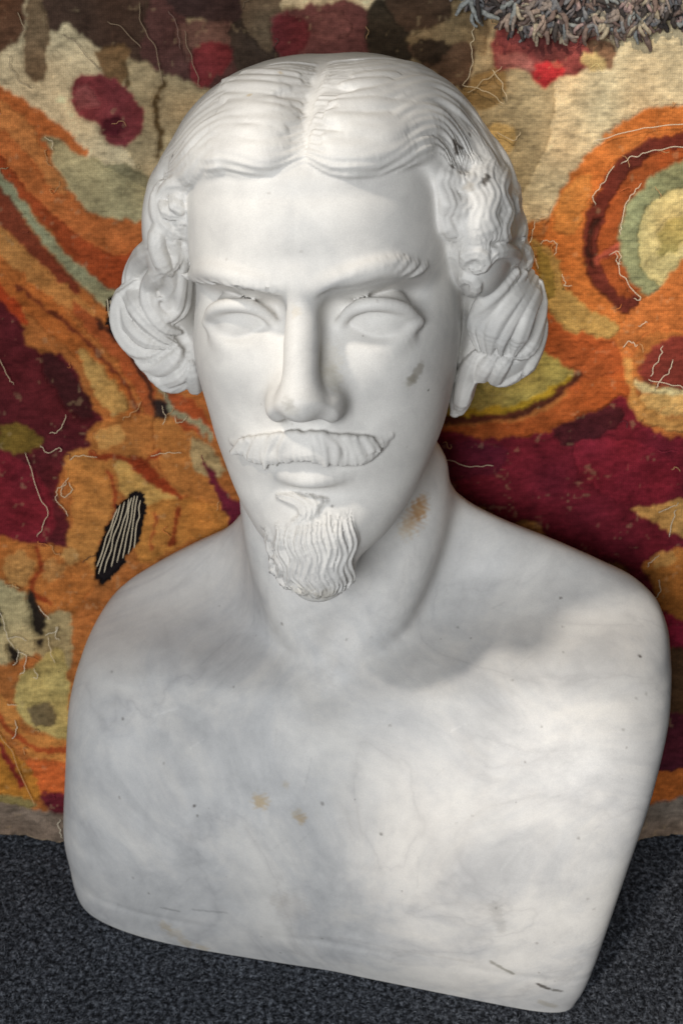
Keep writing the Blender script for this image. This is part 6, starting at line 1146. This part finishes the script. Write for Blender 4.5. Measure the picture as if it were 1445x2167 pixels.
    ad = N.n('ShaderNodeMath', operation='ADD'); N.l(w3.outputs[0], ad.inputs[0]); N.l(n1, ad.inputs[1])
    c = N.mix(.35, c, N.mix(1.0, c, N.ramp(w2.outputs[0], [(0, (.62, .62, .62)), (1, (1.35, 1.35, 1.35))]), 'MULTIPLY')); N.l(c, N.b.inputs['Base Color'])
    bp = N.n('ShaderNodeBump', i_Strength=.3, i_Distance=.0008); N.l(ad.outputs[0], bp.inputs['Height']); N.l(bp.outputs[0], N.b.inputs['Normal'])
    o = mesh_obj('tapestry', V, F, N.m)
    o.location = (0, .03, .0005); o.rotation_euler = (math.radians(90 - 23), 0, 0)
    A = o.data.attributes.new('weave_colour', 'FLOAT_COLOR', 'POINT'); A.data.foreach_set('color', np.c_[np.clip(col, 0.002, .9), np.ones(len(col))].astype(np.float32).ravel())
    tag(o, 'frayed old tapestry with orange scrolls and crimson ground hanging behind the bust', 'tapestry')
    # loose threads
    mats = {}
    def tmat(c):
        key = tuple(int(x)//24 for x in c)
        if key not in mats:
            n = Nodes('loose_yarn'); n.b.inputs['Base Color'].default_value = (*lin(c), 1); n.b.inputs['Roughness'].default_value = .9; mats[key] = n.m
        return mats[key]
    def lift(P, h): return np.c_[P, cloth_shape(P[:, 0], P[:, 1]) + 1.2 + h]
    for k, (c, pts) in enumerate(THREADS):
        P = smooth_loop(pts, False, 4); n = len(P); w = r.normal(0, .55, (n, 2)); w[[0, -1]] = 0
        h = .6 + .8*np.abs(r.normal(0, 1, n)) + (1.5*np.sin(np.linspace(0, math.pi, n)) if n > 6 else 0)
        curve_tube('loose_thread', lift(P + w, h), .24, tmat(c), o)
    for (x0, y0), (x1, y1) in WARPS:
        t = np.linspace(0, 1, 7)[:, None]; P = np.array([[x0, y0]])*(1-t) + np.array([[x1, y1]])*t; P[1:-1] += r.normal(0, .35, (5, 2))
        curve_tube('warp_thread', lift(P, 0*t[:, 0] - .8), .45, tmat((206, 200, 190)), o)
    cand = np.nonzero((edge > 0) & (v > 20) & (v < 640))[0]; pick = r.choice(cand, 80, replace=False)
    for q in pick:
        n = r.integers(5, 10); a0 = r.uniform(0, 6.28); P = [np.array([u[q], v[q]])]
        for _ in range(n): a0 += r.normal(0, .75); P.append(P[-1] + r.uniform(.8, 2.0)*np.array([math.cos(a0), math.sin(a0)]))
        cc = np.array((200, 176, 140)) if r.random() < .35 else np.clip(np.array(MOTIFS[max(mid[q]-1, 0)][1])*1.15 + 14, 0, 235)
        h = np.abs(r.normal(0, .9, n+1)) + .2; h[0] = -.5
        curve_tube('loose_thread', lift(np.array(P), h), r.uniform(.16, .26), tmat(cc), o, 4)
    return o
TAPESTRY = build_tapestry()

# ---------------------------------------------------------------- carpet on the floor
def build_floor():
    N = Nodes('speckled_carpet'); tc = N.n('ShaderNodeTexCoord').outputs['Object']
    n1 = N.noise(tc, 300, 5, .72, .2); n2 = N.noise(tc, 560, 3, .65); n3 = N.noise(tc, 40, 2, .5)
    c = N.ramp(n1, [(.38, (.008, .009, .011)), (.49, (.040, .044, .054)), (.59, (.125, .138, .164)), (.73, (.26, .28, .32))])
    c = N.mix(1.0, c, N.ramp(n2, [(.34, (.35, .35, .35)), (.66, (1.5, 1.5, 1.5))]), 'MULTIPLY')
    c = N.mix(1.0, c, N.ramp(n3, [(.3, (.8, .8, .8)), (.7, (1.15, 1.15, 1.15))]), 'MULTIPLY')
    N.l(c, N.b.inputs['Base Color']); N.b.inputs['Roughness'].default_value = .95; N.b.inputs['Specular IOR Level'].default_value = .1
    bp = N.n('ShaderNodeBump', i_Strength=.8, i_Distance=.002); N.l(n1, bp.inputs['Height']); N.l(bp.outputs[0], N.b.inputs['Normal'])
    g = np.array([(-2, -1.6, 0), (2, -1.6, 0), (2, 1.2, 0), (-2, 1.2, 0)], float)
    o = mesh_obj('floor', g, [(0, 1, 2, 3)], N.m); tag(o, kind='structure')
    # felted fibres standing out of the carpet
    r = np.random.default_rng(9); n = 34000
    x = r.uniform(-.36, .36, n); y = r.uniform(-.33, .06, n); a = r.uniform(0, 6.283, n); l = r.uniform(.0018, .005, n)*np.where(r.random(n) < .03, 2.4, 1); h = r.uniform(.0003, .0016, n); w = r.uniform(.00012, .00026, n)
    dx, dy = np.cos(a), np.sin(a); px, py = -dy*w, dx*w; V = []
    for t, hh, ww, bend in ((-.5, 0, .6, 0), (0, 1, 1, .12), (.5, .15, .5, 0)):
        cx = x + dx*l*t - dy*l*bend; cy = y + dy*l*t + dx*l*bend; z = .0002 + h*hh
        V.append(np.stack([cx - px*ww, cy - py*ww, z], 1)); V.append(np.stack([cx + px*ww, cy + py*ww, z + .0001], 1))
    V = np.stack(V, 1).reshape(-1, 3); b = np.arange(n)[:, None]*6
    F = np.concatenate([b + np.array([[0, 1, 3, 2]]), b + np.array([[2, 3, 5, 4]])])
    M = Nodes('carpet_fibre'); inf = M.n('ShaderNodeTexCoord').outputs['Object']; wn = M.noise(inf, 260, 1)
    M.l(M.ramp(wn, [(.38, (.012, .013, .017)), (.52, (.06, .066, .08)), (.66, (.18, .195, .225))]), M.b.inputs['Base Color']); M.b.inputs['Roughness'].default_value = .95
    f = mesh_obj('carpet_fibres', V, F, M.m); tag(f, 'grey felted fibres of the speckled carpet', 'carpet', kind='stuff')
build_floor()

# ---------------------------------------------------------------- shaggy rug over the top corner
def build_rug():
    root = bpy.data.objects.new('shaggy_rug', None); COL.objects.link(root); root.location = TAPESTRY.location; root.rotation_euler = TAPESTRY.rotation_euler
    tag(root, 'shaggy grey and mauve rug edge hanging over the tapestry at top right', 'rug')
    r = np.random.default_rng(4); E = smooth_loop(RUG_EDGE, False, 8)
    cols = [(142, 130, 122), (112, 106, 106), (156, 138, 126), (164, 140, 136), (124, 124, 126), (66, 60, 58), (176, 164, 142), (98, 80, 76), (146, 150, 148), (122, 104, 96)]
    ms = []
    for c in cols:
        N = Nodes('rug_yarn'); tc = N.n('ShaderNodeTexCoord').outputs['Object']; nz = N.noise(tc, 700, 2)
        N.l(N.mix(1.0, (*lin(c), 1), N.ramp(nz, [(.3, (.6, .6, .6)), (.7, (1.25, 1.25, 1.25))]), 'MULTIPLY'), N.b.inputs['Base Color']); N.b.inputs['Roughness'].default_value = .95; ms.append(N.m)
    # backing: a thick folded edge following RUG_EDGE
    n = len(E); V = []; prof = [(14, 1), (5, 1), (1, 5), (2, 11), (8, 15), (20, 18), (45, 19), (90, 16)]
    for e in E:
        for d, hh in prof: V.append((e[0], e[1] + d, hh))
    k = len(prof); F = [(i*k + j, (i+1)*k + j, (i+1)*k + j + 1, i*k + j + 1) for i in range(n-1) for j in range(k-1)]
    mesh_obj('backing', np.array(V, float)/1000, F, ms[5], root)
    # yarn tufts: a few shapes shared by all, each a bunch of fuzzy plies
    shapes = []
    for q in range(12):
        W, F, base = [], [], 0
        for s_ in range(3):
            P = [r.normal(0, .8, 3)*np.array([1, .4, .6])]; a = r.normal(0, .45); lz = r.uniform(1.2, 2.4); cu = r.uniform(.5, 1.2)
            for t in range(7): a += r.normal(0, .6); P.append(P[-1] + np.array([math.sin(a)*1.7*cu, -1.1*math.cos(a*.8) - .35*(q % 3), (lz - t*.62)]))
            Q, s = resample(np.array(P), 1.5); m = len(Q); T = np.gradient(Q, axis=0); T /= np.linalg.norm(T, axis=1, keepdims=True); A = np.cross(T, [1., .1, .3]); A /= np.linalg.norm(A, axis=1, keepdims=True); B = np.cross(T, A); kk = 5
            rr = r.uniform(1.1, 1.7)*np.clip(np.sin(np.pi*np.clip(s*.85 + .1, 0, 1))**.35, .5, 1)*(1 + .15*np.sin(np.arange(m)*2.1))
            an = np.arange(kk)*2*math.pi/kk
            W.append((Q[:, None] + rr[:, None, None]*(np.cos(an)[None, :, None]*A[:, None] + np.sin(an)[None, :, None]*B[:, None])).reshape(-1, 3))
            F += [(base + i*kk + j, base + i*kk + (j+1) % kk, base + (i+1)*kk + (j+1) % kk, base + (i+1)*kk + j) for i in range(m-1) for j in range(kk)]; base += m*kk
        for mt in (ms[q % len(ms)], ms[(q*3 + 5) % len(ms)], ms[(q*7 + 2) % len(ms)]):
            o = mesh_obj('tuft', np.concatenate(W)/1000, F, mt); shapes.append(o.data); bpy.data.objects.remove(o)
    for q in range(280):
        t = r.random(); e = E[int(t*(n-1))]; d = abs(r.normal(0, 16)) if q > 70 else r.uniform(0, 4)
        o = bpy.data.objects.new('tuft', shapes[r.integers(len(shapes))]); COL.objects.link(o); o.parent = root
        o.location = ((e[0] + r.normal(0, 2))/1000, (e[1] + d + 3)/1000, (np.interp(d, [0, 5, 15, 90], [3, 12, 17, 18]) + r.normal(0, 1))/1000)
        o.rotation_euler = (r.normal(0, .45), r.normal(0, .4), r.normal(0, .8)); o.scale = [r.uniform(.8, 1.35)]*3
build_rug()
